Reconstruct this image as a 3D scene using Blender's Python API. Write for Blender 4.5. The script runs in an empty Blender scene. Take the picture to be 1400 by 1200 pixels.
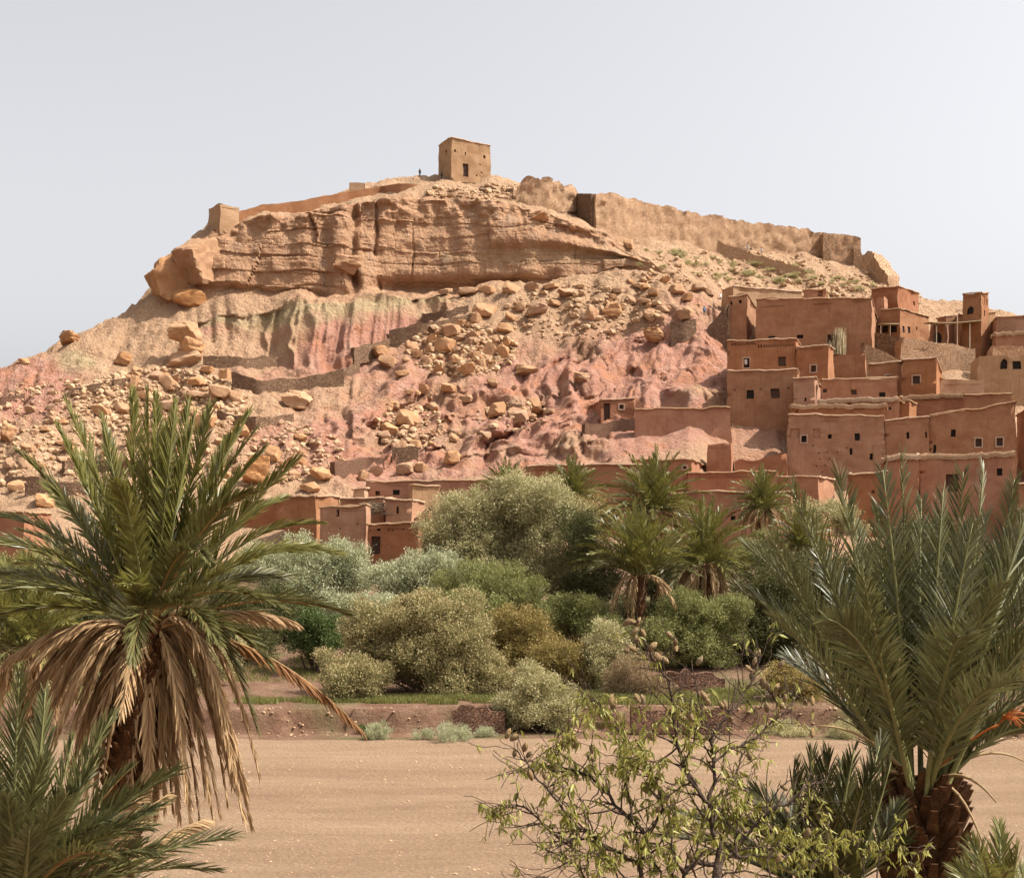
import bpy, bmesh, math, random
import numpy as np
from mathutils import Vector, Matrix
rad = math.radians
SC = bpy.context.scene
COL = SC.collection
RNG = np.random.default_rng(7)
random.seed(11)

# ------------------------------------------------------------------ camera geometry (metres; camera at x=0,y=0,z=10, looking +Y)
F, HX, HY, HC = 1923.0, 700.0, 760.0, 10.0
def at(px, py, Y):
    return np.array([(px - HX) * Y / F, Y, HC + (HY - py) * Y / F])

# ------------------------------------------------------------------ numpy noise
def _hash(ix, iy, iz, seed):
    h = (ix.astype(np.int64) * 374761393 + iy.astype(np.int64) * 668265263 + iz.astype(np.int64) * 2147483647 + seed * 1274126177) & 0xFFFFFFFF
    h = ((h ^ (h >> 13)) * 1274126177) & 0xFFFFFFFF
    h = ((h ^ (h >> 16)) * 2246822519) & 0xFFFFFFFF
    h = h ^ (h >> 15)
    return (h & 0xFFFFFF) / float(0xFFFFFF)
def vnoise(p, seed=0):
    p = np.asarray(p, float); i = np.floor(p); f = p - i; i = i.astype(np.int64)
    f = f * f * f * (f * (f * 6 - 15) + 10)
    r = 0
    for dx in (0, 1):
        wx = f[:, 0] if dx else 1 - f[:, 0]
        for dy in (0, 1):
            wy = f[:, 1] if dy else 1 - f[:, 1]
            for dz in (0, 1):
                wz = f[:, 2] if dz else 1 - f[:, 2]
                r = r + wx * wy * wz * _hash(i[:, 0] + dx, i[:, 1] + dy, i[:, 2] + dz, seed)
    return r * 2 - 1
def fbm(p, octv=4, seed=0, gain=0.5):
    p = np.asarray(p, float); a, s, n = 1.0, 0, 0
    for k in range(octv):
        s = s + a * vnoise(p * (2.03 ** k) + 17.3 * k, seed + k); n += a; a *= gain
    return s / n
def billow(p, octv=3, seed=0):
    p = np.asarray(p, float); a, s, n = 1.0, 0, 0
    for k in range(octv):
        s = s + a * np.abs(vnoise(p * (2.03 ** k) + 9.1 * k, seed + k)); n += a; a *= 0.5
    return s / n
def worley(p, seed=0):
    p = np.asarray(p, float); i = np.floor(p).astype(np.int64)
    f1 = np.full(len(p), 9.0); f2 = np.full(len(p), 9.0); cid = np.zeros(len(p))
    for dx in (-1, 0, 1):
        for dy in (-1, 0, 1):
            for dz in (-1, 0, 1):
                c = i + (dx, dy, dz)
                o = np.stack([_hash(c[:, 0], c[:, 1], c[:, 2], seed + q) for q in (1, 2, 3)], 1)
                d = np.abs(c + o - p)
                d = np.sqrt((d ** 2).sum(1))
                v = _hash(c[:, 0], c[:, 1], c[:, 2], seed + 9)
                m = d < f1
                f2 = np.where(m, f1, np.minimum(f2, d)); cid = np.where(m, v, cid); f1 = np.where(m, d, f1)
    return f1, f2, cid
def sstep(a, b, x):
    t = np.clip((np.asarray(x, float) - a) / (b - a), 0, 1); return t * t * (3 - 2 * t)

# ------------------------------------------------------------------ mesh helpers
def mesh_np(name, V, faces, smooth=True, mats=(), mat_idx=None, sharp=None):
    """V (n,3); faces: list of (m,k) int arrays"""
    me = bpy.data.meshes.new(name)
    V = np.asarray(V, np.float32)
    faces = [np.asarray(f, np.int32) for f in faces if len(f)]
    me.vertices.add(len(V)); me.vertices.foreach_set('co', V.ravel())
    nl = sum(f.size for f in faces); nf = sum(len(f) for f in faces)
    me.loops.add(nl); me.polygons.add(nf)
    me.loops.foreach_set('vertex_index', np.concatenate([f.ravel() for f in faces]))
    tot = np.concatenate([np.full(len(f), f.shape[1], np.int32) for f in faces])
    st = np.concatenate([[0], np.cumsum(tot)[:-1]]).astype(np.int32)
    me.polygons.foreach_set('loop_start', st); me.polygons.foreach_set('loop_total', tot)
    me.polygons.foreach_set('use_smooth', np.full(nf, bool(smooth)))
    for m in mats: me.materials.append(m)
    if mat_idx is not None: me.polygons.foreach_set('material_index', np.asarray(mat_idx, np.int32))
    me.update(calc_edges=True)
    if sharp is not None: me.set_sharp_from_angle(angle=rad(sharp))
    return me
def link(name, me, parent=None, loc=None, rz=0.0):
    o = bpy.data.objects.new(name, me); COL.objects.link(o)
    if parent is not None: o.parent = parent
    if loc is not None: o.location = [float(v) for v in loc]
    if rz: o.rotation_euler = (0, 0, rz)
    return o
def tag(o, label, cat, group=None, kind=None):
    o['label'] = label; o['category'] = cat
    if group: o['group'] = group
    if kind: o['kind'] = kind
    return o
def root(name, loc, label, cat, group=None):
    return tag(link(name, None, loc=loc), label, cat, group)
def attr(me, name, vals):
    a = me.attributes.new(name, 'FLOAT', 'POINT'); a.data.foreach_set('value', np.asarray(vals, np.float32))
class Geo:
    """collects verts/faces for ONE mesh"""
    def __init__(s): s.V = []; s.Q = []; s.T = []; s.n = 0
    def add(s, V, Q=None, T=None):
        V = np.asarray(V, float); 
        if Q is not None and len(Q): s.Q.append(np.asarray(Q) + s.n)
        if T is not None and len(T): s.T.append(np.asarray(T) + s.n)
        s.V.append(V); s.n += len(V)
    def box(s, c, size, ax=None):
        h = np.asarray(size) / 2.0
        P = np.array([(sx, sy, sz) for sz in (-1, 1) for sy in (-1, 1) for sx in (-1, 1)]) * h
        if ax is not None: P = P @ np.asarray(ax)
        s.add(P + np.asarray(c), [(0, 2, 3, 1), (4, 5, 7, 6), (0, 1, 5, 4), (1, 3, 7, 5), (3, 2, 6, 7), (2, 0, 4, 6)])
    def tube(s, pts, rads, k=6, cap=True):
        pts = np.asarray(pts, float); n = len(pts); rads = np.asarray(rads, float) * np.ones(n)
        T = np.gradient(pts, axis=0); T /= np.linalg.norm(T, axis=1)[:, None] + 1e-9
        ref = np.array([0.31, 0.17, 0.93]) if abs(T[:, 2]).mean() < .8 else np.array([0.9, 0.4, 0.1])
        A = np.cross(T, ref); A /= np.linalg.norm(A, axis=1)[:, None] + 1e-9
        B = np.cross(T, A)
        th = np.arange(k) * 2 * np.pi / k
        V = (pts[:, None] + rads[:, None, None] * (np.cos(th)[None, :, None] * A[:, None] + np.sin(th)[None, :, None] * B[:, None])).reshape(-1, 3)
        i = np.arange(n - 1)[:, None] * k; j = np.arange(k)[None]; j2 = (j + 1) % k
        Q = np.stack([i + j, i + j2, i + k + j2, i + k + j], -1).reshape(-1, 4)
        tri = []
        if cap:
            for b in (0, (n - 1) * k):
                for q in range(1, k - 1): tri.append((b, b + q, b + q + 1))
        s.add(V, Q, tri)
    def mesh(s, name, **kw):
        fs = []
        if s.Q: fs.append(np.concatenate(s.Q))
        if s.T: fs.append(np.concatenate(s.T))
        return mesh_np(name, np.concatenate(s.V), fs, **kw)

# ------------------------------------------------------------------ material helpers
class NT:
    def __init__(s, name):
        s.m = bpy.data.materials.new(name); s.m.use_nodes = True; s.t = s.m.node_tree; s.t.nodes.clear()
        s.out = s.n('ShaderNodeOutputMaterial'); s.b = s.n('ShaderNodeBsdfPrincipled'); s.l(s.b.outputs[0], s.out.inputs[0])
        s.b.inputs['Roughness'].default_value = 0.9; s.b.inputs['Specular IOR Level'].default_value = 0.15
    def n(s, t, **kw):
        x = s.t.nodes.new(t)
        for k, v in kw.items(): setattr(x, k, v)
        return x
    def l(s, a, b): s.t.links.new(a, b)
    def coord(s, scale=(1, 1, 1), obj=False):
        m = s.n('ShaderNodeMapping'); m.inputs['Scale'].default_value = scale
        if obj: s.l(s.n('ShaderNodeTexCoord').outputs['Object'], m.inputs[0])
        else: s.l(s.n('ShaderNodeNewGeometry').outputs['Position'], m.inputs[0])
        return m.outputs[0]
    def noise(s, co, scale, detail=4, rough=.6, dist=0):
        x = s.n('ShaderNodeTexNoise'); s.l(co, x.inputs['Vector']); x.inputs['Scale'].default_value = scale
        x.inputs['Detail'].default_value = detail; x.inputs['Roughness'].default_value = rough; x.inputs['Distortion'].default_value = dist
        return x.outputs['Fac']
    def voro(s, co, scale, feat='F1', out='Distance'):
        x = s.n('ShaderNodeTexVoronoi', feature=feat); s.l(co, x.inputs['Vector']); x.inputs['Scale'].default_value = scale
        return x.outputs[out]
    def ramp(s, f, stops):
        x = s.n('ShaderNodeValToRGB'); s.l(f, x.inputs[0]); e = x.color_ramp.elements
        while len(e) < len(stops): e.new(.5)
        for i, (p, c) in enumerate(stops):
            e[i].position = p; e[i].color = (*c, 1) if len(c) == 3 else c
        return x.outputs[0]
    def fr(s, f, a, b, lo=0., hi=1.):
        x = s.n('ShaderNodeMapRange'); s.l(f, x.inputs[0])
        for i, v in enumerate((a, b, lo, hi)): x.inputs[1 + i].default_value = v
        return x.outputs[0]
    def mix(s, fac, a, b, mode='MIX'):
        x = s.n('ShaderNodeMix', data_type='RGBA', blend_type=mode)
        if isinstance(fac, float): x.inputs[0].default_value = fac
        else: s.l(fac, x.inputs[0])
        for i, v in ((6, a), (7, b)):
            if isinstance(v, tuple): x.inputs[i].default_value = (*v, 1)
            else: s.l(v, x.inputs[i])
        return x.outputs[2]
    def math(s, op, a, b=0.):
        x = s.n('ShaderNodeMath', operation=op)
        for i, v in ((0, a), (1, b)):
            if isinstance(v, (int, float)): x.inputs[i].default_value = v
            else: s.l(v, x.inputs[i])
        return x.outputs[0]
    def attr(s, name):
        x = s.n('ShaderNodeAttribute', attribute_name=name); return x.outputs['Fac']
    def bump(s, h, strength, dist):
        x = s.n('ShaderNodeBump'); s.l(h, x.inputs['Height']); x.inputs['Strength'].default_value = strength; x.inputs['Distance'].default_value = dist
        s.l(x.outputs[0], s.b.inputs['Normal'])
    def color(s, c):
        if isinstance(c, tuple): s.b.inputs['Base Color'].default_value = (*c, 1)
        else: s.l(c, s.b.inputs['Base Color'])
def V3(a): return tuple(float(x) for x in a)

# ------------------------------------------------------------------ camera, sun, sky
cam = bpy.data.cameras.new('camera'); camo = link('camera', cam); camo.location = (0, 0, HC); camo.rotation_euler = (rad(90), 0, 0)
cam.sensor_width = 36; cam.lens = 36 * F / 1400; cam.shift_y = (HY - 600) / 1400; cam.clip_end = 20000; cam.clip_start = .1
SC.camera = camo
SUN = np.array([1.0, -0.10]); SUN /= np.linalg.norm(SUN); SEL = rad(54)
sd = Vector((SUN[0] * math.cos(SEL), SUN[1] * math.cos(SEL), math.sin(SEL)))
sl = bpy.data.lights.new('sun', 'SUN'); sl.energy = 4.7; sl.angle = rad(0.6); sl.color = (1.0, .945, .86)
so = link('sun', sl); so.rotation_euler = sd.to_track_quat('Z', 'Y').to_euler(); so.location = (60, 0, 120)
W = bpy.data.worlds.new('World'); SC.world = W; W.use_nodes = True
wt = W.node_tree; bg = wt.nodes['Background']
sky = wt.nodes.new('ShaderNodeTexSky'); sky.sky_type = 'NISHITA'; sky.sun_disc = False
sky.sun_elevation = SEL; sky.sun_rotation = math.atan2(SUN[0], SUN[1]); sky.altitude = 300; sky.air_density = 1.0; sky.dust_density = 6.0; sky.ozone_density = 1.0
hs = wt.nodes.new('ShaderNodeHueSaturation'); hs.inputs['Saturation'].default_value = 0.13
wt.links.new(sky.outputs[0], hs.inputs['Color']); tn = wt.nodes.new('ShaderNodeMix'); tn.data_type = 'RGBA'; tn.blend_type = 'MULTIPLY'; tn.inputs[0].default_value = 1; tn.inputs[7].default_value = (1.010, .998, 1.008, 1)
wt.links.new(hs.outputs[0], tn.inputs[6]); wt.links.new(tn.outputs[2], bg.inputs[0]); bg.inputs[1].default_value = 0.15
SC.view_settings.view_transform = 'Standard'; SC.view_settings.look = 'None'; SC.view_settings.exposure = 0.64; SC.view_settings.gamma = 1
SC.cycles.max_bounces = 6; SC.cycles.diffuse_bounces = 4; SC.cycles.transparent_max_bounces = 4
# ------------------------------------------------------------------ the hill: key points (py, Y) up each column, from its foot to the ridge
KC = {
 -420: [(780,150),(765,165),(745,180),(728,192),(715,200),(712,202),(706,206),(702,208),(690,214)],
 -150: [(775,150),(735,168),(690,188),(650,203),(622,212),(615,214),(604,218),(598,220),(582,226)],
    0: [(775,150),(705,170),(640,190),(585,205),(548,216),(538,218),(520,223),(512,225),(500,230)],
   60: [(775,150),(702,171),(628,193),(562,209),(520,221),(512,223),(496,227),(488,229),(478,233)],
  110: [(775,150),(700,172),(615,196),(545,213),(497,226),(490,227),(472,231),(464,233),(453,237)],
  170: [(775,150),(700,172),(610,197),(532,216),(475,231),(465,233),(442,237),(432,239),(424,243)],
  205: [(775,150),(700,172),(605,198),(525,217),(462,232),(452,234),(416,239),(405,240),(392,246)],
  235: [(775,150),(700,172),(603,198),(522,217),(455,232),(446,233),(408,239),(372,241),(352,250)],
  262: [(775,150),(700,172),(600,199),(520,217),(452,232),(442,233),(400,239),(338,242),(326,252)],
  290: [(775,150),(700,172),(600,199),(520,217),(462,231),(434,234),(392,239),(312,243),(306,255)],
  360: [(775,150),(700,172),(602,198),(528,216),(482,227),(432,234),(400,239),(298,243),(292,258)],
  410: [(775,150),(700,172),(605,197),(532,215),(505,221),(410,233),(401,239),(293,243),(288,261)],
  480: [(775,150),(700,172),(605,197),(530,215),(500,222),(408,232),(399,239),(281,243),(256,268)],
  520: [(775,150),(700,172),(605,197),(525,216),(478,226),(406,233),(397,240),(269,243),(245,272)],
  570: [(775,150),(700,172),(602,197),(515,217),(446,230),(404,235),(397,240),(268,243),(241,275)],
  620: [(775,150),(698,172),(600,197),(505,218),(418,234),(405,236),(398,240),(270,243),(241,276)],
  680: [(775,150),(695,172),(598,197),(500,219),(408,235),(402,237),(396,240),(274,243),(248,276)],
  740: [(775,150),(690,172),(595,197),(495,219),(402,235),(396,237),(390,240),(289,243),(260,271)],
  800: [(775,150),(680,170),(592,196),(490,219),(396,234),(388,237),(379,239),(311,242),(290,266)],
  860: [(775,150),(670,168),(590,192),(480,218),(388,234),(377,237),(364,239),(343,241),(312,266)],
  900: [(775,150),(665,166),(588,190),(475,217),(388,233),(380,235),(369,238),(361,239),(320,266)],
  960: [(775,149),(660,166),(590,187),(490,211),(410,231),(398,234),(386,237),(376,239),(331,266)],
 1000: [(775,148),(655,178),(590,190),(525,205),(480,219),(435,232),(410,240),(394,246),(336,266)],
 1100: [(775,148),(655,179),(590,191),(525,208),(480,224),(440,238),(412,244),(398,250),(347,268)],
 1180: [(775,148),(655,179),(590,191),(525,210),(480,226),(440,240),(415,247),(402,251),(364,268)],
 1222: [(775,148),(655,179),(590,191),(525,211),(480,227),(442,241),(420,247),(408,251),(394,262)],
 1300: [(775,148),(655,178),(590,191),(525,211),(484,226),(448,240),(432,247),(426,250),(415,258)],
 1400: [(775,148),(658,177),(595,190),(530,209),(492,223),(464,236),(454,243),(447,246),(436,254)],
 1560: [(778,148),(690,163),(625,177),(570,190),(545,199),(535,204),(520,214),(515,218),(505,232)],
 1900: [(785,148),(755,158),(730,168),(700,178),(680,186),(672,190),(660,198),(655,202),(645,212)],
}
kx = np.array(sorted(KC)); ka = np.array([KC[k] for k in kx], float)     # (ncol, 9, 2)
cols = np.concatenate([np.arange(-420, -60, 9), np.arange(-60, 1462, 2.0), np.arange(1462, 1905, 9)])
seg = [14, 62, 66, 58, 52, 12, 84, 30]
NR = sum(seg) + 1
kY = np.stack([np.interp(cols, kx, ka[:, r, 1]) for r in range(9)], 1)
kP = np.stack([np.interp(cols, kx, ka[:, r, 0]) for r in range(9)], 1)
kP += np.stack([0.0 * cols] + [fbm(np.stack([cols / 26., 0 * cols + r * 3.1, 0 * cols], 1), 3, 5) * a for r, a in zip(range(1, 9), (5, 8, 8, 7, 2.5, 3.0, 6, 2.))], 1)
kY += np.stack([0.0 * cols] + [fbm(np.stack([cols / 45., 0 * cols + r * 5.1, 0 * cols + 7], 1), 3, 9) * a for r, a in zip(range(1, 9), (1, 2, 2.5, 2.5, 1.8, 1.6, 2.6, 1.))], 1)
kZ = HC + (HY - kP) * kY / F
tt = np.concatenate([[0]] + [i + np.arange(1, n + 1) / n for i, n in enumerate(seg)])
i0 = np.minimum(tt.astype(int), 7); ft = tt - i0
Yg = kY[:, i0] * (1 - ft) + kY[:, i0 + 1] * ft
Zg = kZ[:, i0] * (1 - ft) + kZ[:, i0 + 1] * ft
NC = len(cols)
PXg = np.repeat(cols[:, None], NR, 1); TT = np.repeat(tt[None], NC, 0)
P = np.stack([((PXg - HX) * Yg / F).ravel(), Yg.ravel(), Zg.ravel()], 1)
px, py, tv = PXg.ravel(), (HY - (Zg - HC) * F / Yg).ravel(), TT.ravel()
def blob(cx, cy, rx, ry, soft=.5):
    d = np.sqrt(((px - cx) / rx) ** 2 + ((py - cy) / ry) ** 2); return 1 - sstep(1 - soft, 1 + soft, d)
nlo = fbm(P / 9.0, 4, 21)
cliff = sstep(5.95, 6.08, tv) * (1 - sstep(6.98, 7.15, tv)) * sstep(215, 265, px) * (1 - sstep(850, 890, px))
ledge = sstep(4.9, 5.0, tv) * (1 - sstep(5.98, 6.05, tv)) * sstep(380, 410, px) * (1 - sstep(600, 660, px))
bad = sstep(3.9, 4.1, tv) * (1 - sstep(4.93, 5.0, tv)) * sstep(350, 410, px) * (1 - sstep(590, 640, px))
badl = sstep(4.0, 4.4, tv) * (1 - sstep(4.93, 5.0, tv)) * sstep(250, 290, px) * (1 - sstep(370, 420, px))
lobes = np.clip(blob(940, 500, 62, 85) + blob(850, 525, 110, 70) + blob(960, 590, 70, 40) + .8 * blob(770, 580, 80, 50) + .8 * blob(620, 560, 100, 60) + .6 * blob(700, 610, 150, 35) + .5 * blob(430, 600, 90, 40), 0, 1) * (1 - bad)
vill = sstep(985, 1020, px) * (1 - sstep(5.5, 6.2, tv))
# displacement towards the camera (dY<0 comes forward) and up
dY = np.zeros(len(P)); dZ = np.zeros(len(P))
slope_m = (1 - cliff) * (1 - bad) * sstep(.9, 1.3, tv) * (1 - .75 * vill)
dZ += slope_m * (fbm(P / 14., 3, 31) * 1.7 + fbm(P / 4.0, 4, 41) * 1.15 + fbm(P / 1.1, 3, 51) * .42)
gul = billow(np.stack([(P[:, 0] - .62 * P[:, 2] * (px > 480) * (px < 1000)) / 5.2 + fbm(P / 12., 2, 3) * .7, P[:, 2] / 26., P[:, 1] / 40.], 1), 3, 61)
slopeg = sstep(1.2, 1.8, tv) * (1 - sstep(5.0, 5.8, tv)) * (1 - bad) * (1 - vill)
stp = (P[:, 2] + fbm(P / 7., 3, 55) * 2.2) / 2.4; stp = stp - np.floor(stp)
dY += slopeg * (blob(620, 610, 330, 60) + .5 * blob(60, 600, 200, 90)) * (sstep(0, .3, stp) * (1 - stp) - .35) * 1.5
dY += slopeg * (.33 - gul) * 4.8 * (.6 + .9 * lobes + 1.1 * blob(620, 550, 170, 95))
lob = billow(np.stack([P[:, 0] / 5.4 + fbm(P / 8., 2, 13) * .5, P[:, 2] / 10., P[:, 1] / 16.], 1), 2, 71)
dY += lobes * (.35 - lob) * -4.4 * (1 - .6 * vill)
dY += lobes * fbm(P / 1.3, 3, 73) * .5
cre = np.abs(vnoise(np.stack([P[:, 0] / 3.4 + fbm(P / 6., 3, 75) * .8, P[:, 2] / 13., P[:, 1] / 20.], 1), 76)); dY += lobes * (np.exp(-(cre / .07) ** 2) * .6 - .07)
cre2 = np.abs(vnoise(np.stack([P[:, 0] / 7. + fbm(P / 5., 3, 78) * .6, P[:, 2] / 3.2, P[:, 1] / 9.], 1), 79)); dY += lobes * np.exp(-(cre2 / .06) ** 2) * .2
g2 = np.abs(vnoise(np.stack([P[:, 0] / 2.6 + fbm(P / 5., 2, 23) * .7, P[:, 2] / 22., P[:, 1] * 0], 1), 81)); g3 = np.abs(vnoise(np.stack([P[:, 0] / .95, P[:, 2] / 9., P[:, 1] * 0], 1), 83))
bz = np.clip((tv - 4) / .95, 0, 1)
dY += bad * (g2 * 4.6 * (1 - bz * .55) + g3 * 1.0 - 1.0) + badl * (g2 * 1.5 + g3 * .5)
# cliff: strata, blocks, cracks
cm = cliff > .001
if cm.any():
    Q = P[cm]; pxc = px[cm]; tc = tv[cm]
    leftc = 1 - sstep(480, 530, pxc)
    topm = sstep(6.60, 6.95, tc)
    wz = Q[:, 2] + fbm(Q / 14., 3, 91) * 1.3 + Q[:, 0] * .035
    d = fbm(np.stack([Q[:, 0] / 15., Q[:, 2] / 30., Q[:, 1] * 0], 1), 2, 95) * 3.0 + fbm(Q / 2.4, 4, 96) * (.55 + .5 * topm)
    for hgt_, wid, amp, ck, sd_ in ((6.8, 15., 1.7, .22, 5), (2.6, 8., .5, .07, 6), (1.0, 3.4, .24, .03, 7)):
        st = wz / hgt_ + fbm(np.stack([Q[:, 0] / 16., Q[:, 2] / 8., Q[:, 1] * 0], 1), 2, 40 + sd_) * .35; k = np.floor(st); fr_ = st - k
        ux = Q[:, 0] / wid + k * 3.37 + fbm(Q / (wid * .7), 2, 92 + sd_) * .13; uk = np.floor(ux); fu = ux - uk
        off = _hash(k.astype(np.int64), uk.astype(np.int64), k.astype(np.int64) * 0, sd_) - .5
        lay = _hash(k.astype(np.int64), k.astype(np.int64) * 0, k.astype(np.int64) * 0, sd_ + 20) - .5
        edge = np.minimum(fu, 1 - fu) * wid; bed = np.minimum(fr_, 1 - fr_) * hgt_
        keep = sstep(-.35, .25, vnoise(Q / (wid * 1.3) + 5.5, sd_ + 50))
        d += amp * (off * (.5 + .5 * leftc) + lay * (.6 + .6 * leftc)) - ck * keep * ((1 - sstep(0, .28, edge)) + 1.2 * (1 - sstep(.0, .26, bed)) * (.6 + .6 * leftc))
    d += topm * (fbm(Q / 3.2, 3, 97) * 1.9 - .6) - (1 - sstep(6.02, 6.2, tc)) * 2.8 * sstep(495, 540, pxc) * (1 - sstep(690, 800, pxc))
    d += 1.3 * sstep(6.5, 6.62, tc + fbm(Q / 9., 2, 88) * .12) * sstep(640, 700, pxc) * (1 - topm)
    # vertical clefts
    for cx, w, dep in ((486, 6, 2.6), (516, 2.2, 1.2), (447, 12, 1.2), (565, 1.3, .45), (668, 1.3, .5)):
        d -= dep * np.exp(-((pxc - cx - fbm(Q / 5., 3, 98) * 9) / w) ** 2) * sstep(-.3, .3, fbm(Q / 6. + cx, 2, 89) + .25 * (w > 3))
    dY[cm] -= d * cliff[cm]
dY += ledge * (fbm(P / 2., 3, 99) * .8)
plat = sstep(7.0, 7.2, tv); 
dZ += plat * (1 - sstep(7.85, 8, tv)) * fbm(P / 2.5, 3, 101) * .5
calm = 1 - .92 * blob(935, 598, 92, 46, .4); dY *= calm; dZ *= calm
Yd = P[:, 1] + dY; Zd = P[:, 2] + dZ
Yd2, Zd2 = Yd.reshape(NC, NR), Zd.reshape(NC, NR)
# far side of the ridge
ext = [(6, -.8), (16, -4), (40, -16), (95, -45)]
Yx = np.concatenate([Yd2] + [Yd2[:, -1:] + a for a, b in ext], 1); Zx = np.concatenate([Zd2] + [np.maximum(Zd2[:, -1:] + b, 2 + 0 * Zd2[:, -1:]) for a, b in ext], 1)
Xx = (cols[:, None] - HX) * Yx / F
NRx = Yx.shape[1]
HPY = HY - (Zd2 - HC) * F / Yd2
def on_hill(qx, qy):
    j = np.searchsorted(cols, qx); j = min(max(j, 0), NC - 1)
    c = HPY[j]; idx = np.nonzero(c <= qy)[0]
    i = idx[0] if len(idx) else NR - 1
    return np.array([(qx - HX) * Yd2[j, i] / F, Yd2[j, i], Zd2[j, i]])
Vh = np.stack([Xx, Yx, Zx], -1).reshape(-1, 3)
a = (np.arange(NC - 1)[:, None] * NRx + np.arange(NRx - 1)[None]).ravel()
Qh = np.stack([a, a + NRx, a + NRx + 1, a + 1], 1)
def padx(v, fill=0.): return np.concatenate([v.reshape(NC, NR), np.full((NC, NRx - NR), fill)], 1).ravel()
pinkm = np.clip(bad * (1 - sstep(.68, .95, bz + fbm(P / 3., 2, 7) * .12)) + 1.0 * blob(20, 530, 90, 40) + .85 * blob(600, 560, 170, 90) + blob(860, 530, 140, 75) + blob(955, 500, 62, 90) + .55 * blob(430, 600, 110, 45) + .6 * blob(720, 610, 180, 45) + .55 * blob(540, 640, 120, 30) + .9 * badl * (1 - bz) + .7 * blob(380, 500, 80, 25) + .5 * blob(1030, 610, 60, 40), 0, 1.2) - cliff
pinkm = np.clip(pinkm * (.85 + 1.5 * nlo + .5 * fbm(P / 2.5, 3, 27)) , 0, 1)
greenm = np.clip(.75 * bad * sstep(.66, .88, bz + fbm(P / 2., 2, 8) * .2) + .7 * badl * sstep(.5, .8, bz) + .8 * blob(105, 498, 28, 12) + .25 * blob(740, 350, 130, 12) * cliff, 0, 1)
hm = NT('hillside_rock_and_soil')
co = hm.coord()
sand = hm.ramp(hm.noise(co, .35, 6, .65), [(.3, (0.397, 0.243, 0.139)), (.5, (0.464, 0.292, 0.171)), (.7, (0.530, 0.356, 0.213))])
sand = hm.mix(hm.fr(hm.noise(co, 2.6, 5, .7), .42, .62), sand, (0.358, 0.218, 0.133))
rockc = hm.ramp(hm.noise(hm.coord((.35, .35, 1.3)), .55, 7, .65), [(.28, (0.340, 0.181, 0.100)), (.45, (0.416, 0.236, 0.135)), (.6, (0.468, 0.276, 0.160)), (.75, (0.532, 0.351, 0.216))])
rockc = hm.mix(hm.fr(hm.noise(hm.coord((0.266, 0.251, 0.090)), 1.6, 5, .6), .52, .72, 0, .55), rockc, (0.329, 0.236, 0.170))
pinkc = hm.ramp(hm.noise(hm.coord((1, 1, .3)), .5, 6, .65), [(.3, (0.325, 0.155, 0.101)), (.5, (0.407, 0.206, 0.142)), (.7, (0.476, 0.284, 0.203))])
pinkc = hm.mix(hm.fr(hm.noise(co, .22, 3), .5, .62), pinkc, (0.412, 0.191, 0.112))
c = hm.mix(hm.attr('pink'), sand, pinkc); c = hm.mix(hm.attr('rock'), c, rockc)
grn = hm.ramp(hm.noise(hm.coord((1, 1, .25)), 1.2, 4), [(.35, (0.320, 0.229, 0.123)), (.65, (0.444, 0.350, 0.198))])
c = hm.mix(hm.attr('green'), c, grn)
hm.color(c)
hgt = hm.math('ADD', hm.noise(co, 1.6, 8, .72), hm.math('MULTIPLY', hm.voro(co, 2.2), .35))
hm.bump(hm.math('ADD', hm.math('ADD', hgt, hm.math('MULTIPLY', hm.noise(co, .6, 6, .75), 1.2)), hm.math('MULTIPLY', hm.noise(hm.coord((1, 1, .22)), 1.1, 6, .7), 1.1)), 1., .6); hm.b.inputs['Roughness'].default_value = 1.0
me = mesh_np('hill', Vh, [Qh], True, [hm.m])
attr(me, 'pink', padx(pinkm)); attr(me, 'rock', padx(np.clip(cliff + ledge * .7 + .6 * sstep(5.4, 5.9, tv) * (1 - plat) * (px < 860) * (px > 215), 0, 1))); attr(me, 'green', padx(greenm))
# crisp facets on the cliff, soft soil elsewhere
cf = (padx(cliff) > .3)[a]
me.polygons.foreach_set('use_smooth', ~cf)
ho = link('hill', me); ho['kind'] = 'structure'; ho['label'] = 'bare ochre and pink hill with a sandstone cliff near its top'

# ------------------------------------------------------------------ valley floor: one height function, three sheets
def bank_y(x): return 80.5 + fbm(np.stack([x / 9., 0 * x, 0 * x], 1), 3, 201) * 1.3 + 0.5 * np.sin(x / 17.) - 3.0 * sstep(14, 34, x)
def ground_z(x, y):
    x = np.asarray(x, float); y = np.asarray(y, float); q = np.stack([x, y, 0 * x], 1)
    near = np.interp(y, [-60, 0, 3, 6, 10, 15, 25, 34, 40], [8.6, 8.3, 7.5, 6.3, 5.2, 4.2, 1.8, .35, 0])
    bed = near + fbm(q / 6., 3, 205) * .12 * sstep(34, 42, y) + fbm(q / 3., 3, 206) * .25 * (1 - sstep(30, 40, y)) * sstep(0, 5, y)
    by = bank_y(x)
    up = 1.35 * sstep(-.30, .12, y - by + fbm(q / 1.2, 3, 207) * .5)
    ter = np.interp(y, [81, 92, 148, 175, 400], [0, .35, 7.4, 10.0, 10.]) 
    return bed + up + ter * (y > 80) + fbm(q / 8., 3, 208) * .35 * sstep(83, 90, y)
def gz(x, y): return float(ground_z([x], [y])[0])
def ground_at(px_, Y): 
    x = (px_ - HX) * Y / F; return np.array([x, Y, gz(x, Y)])
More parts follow.
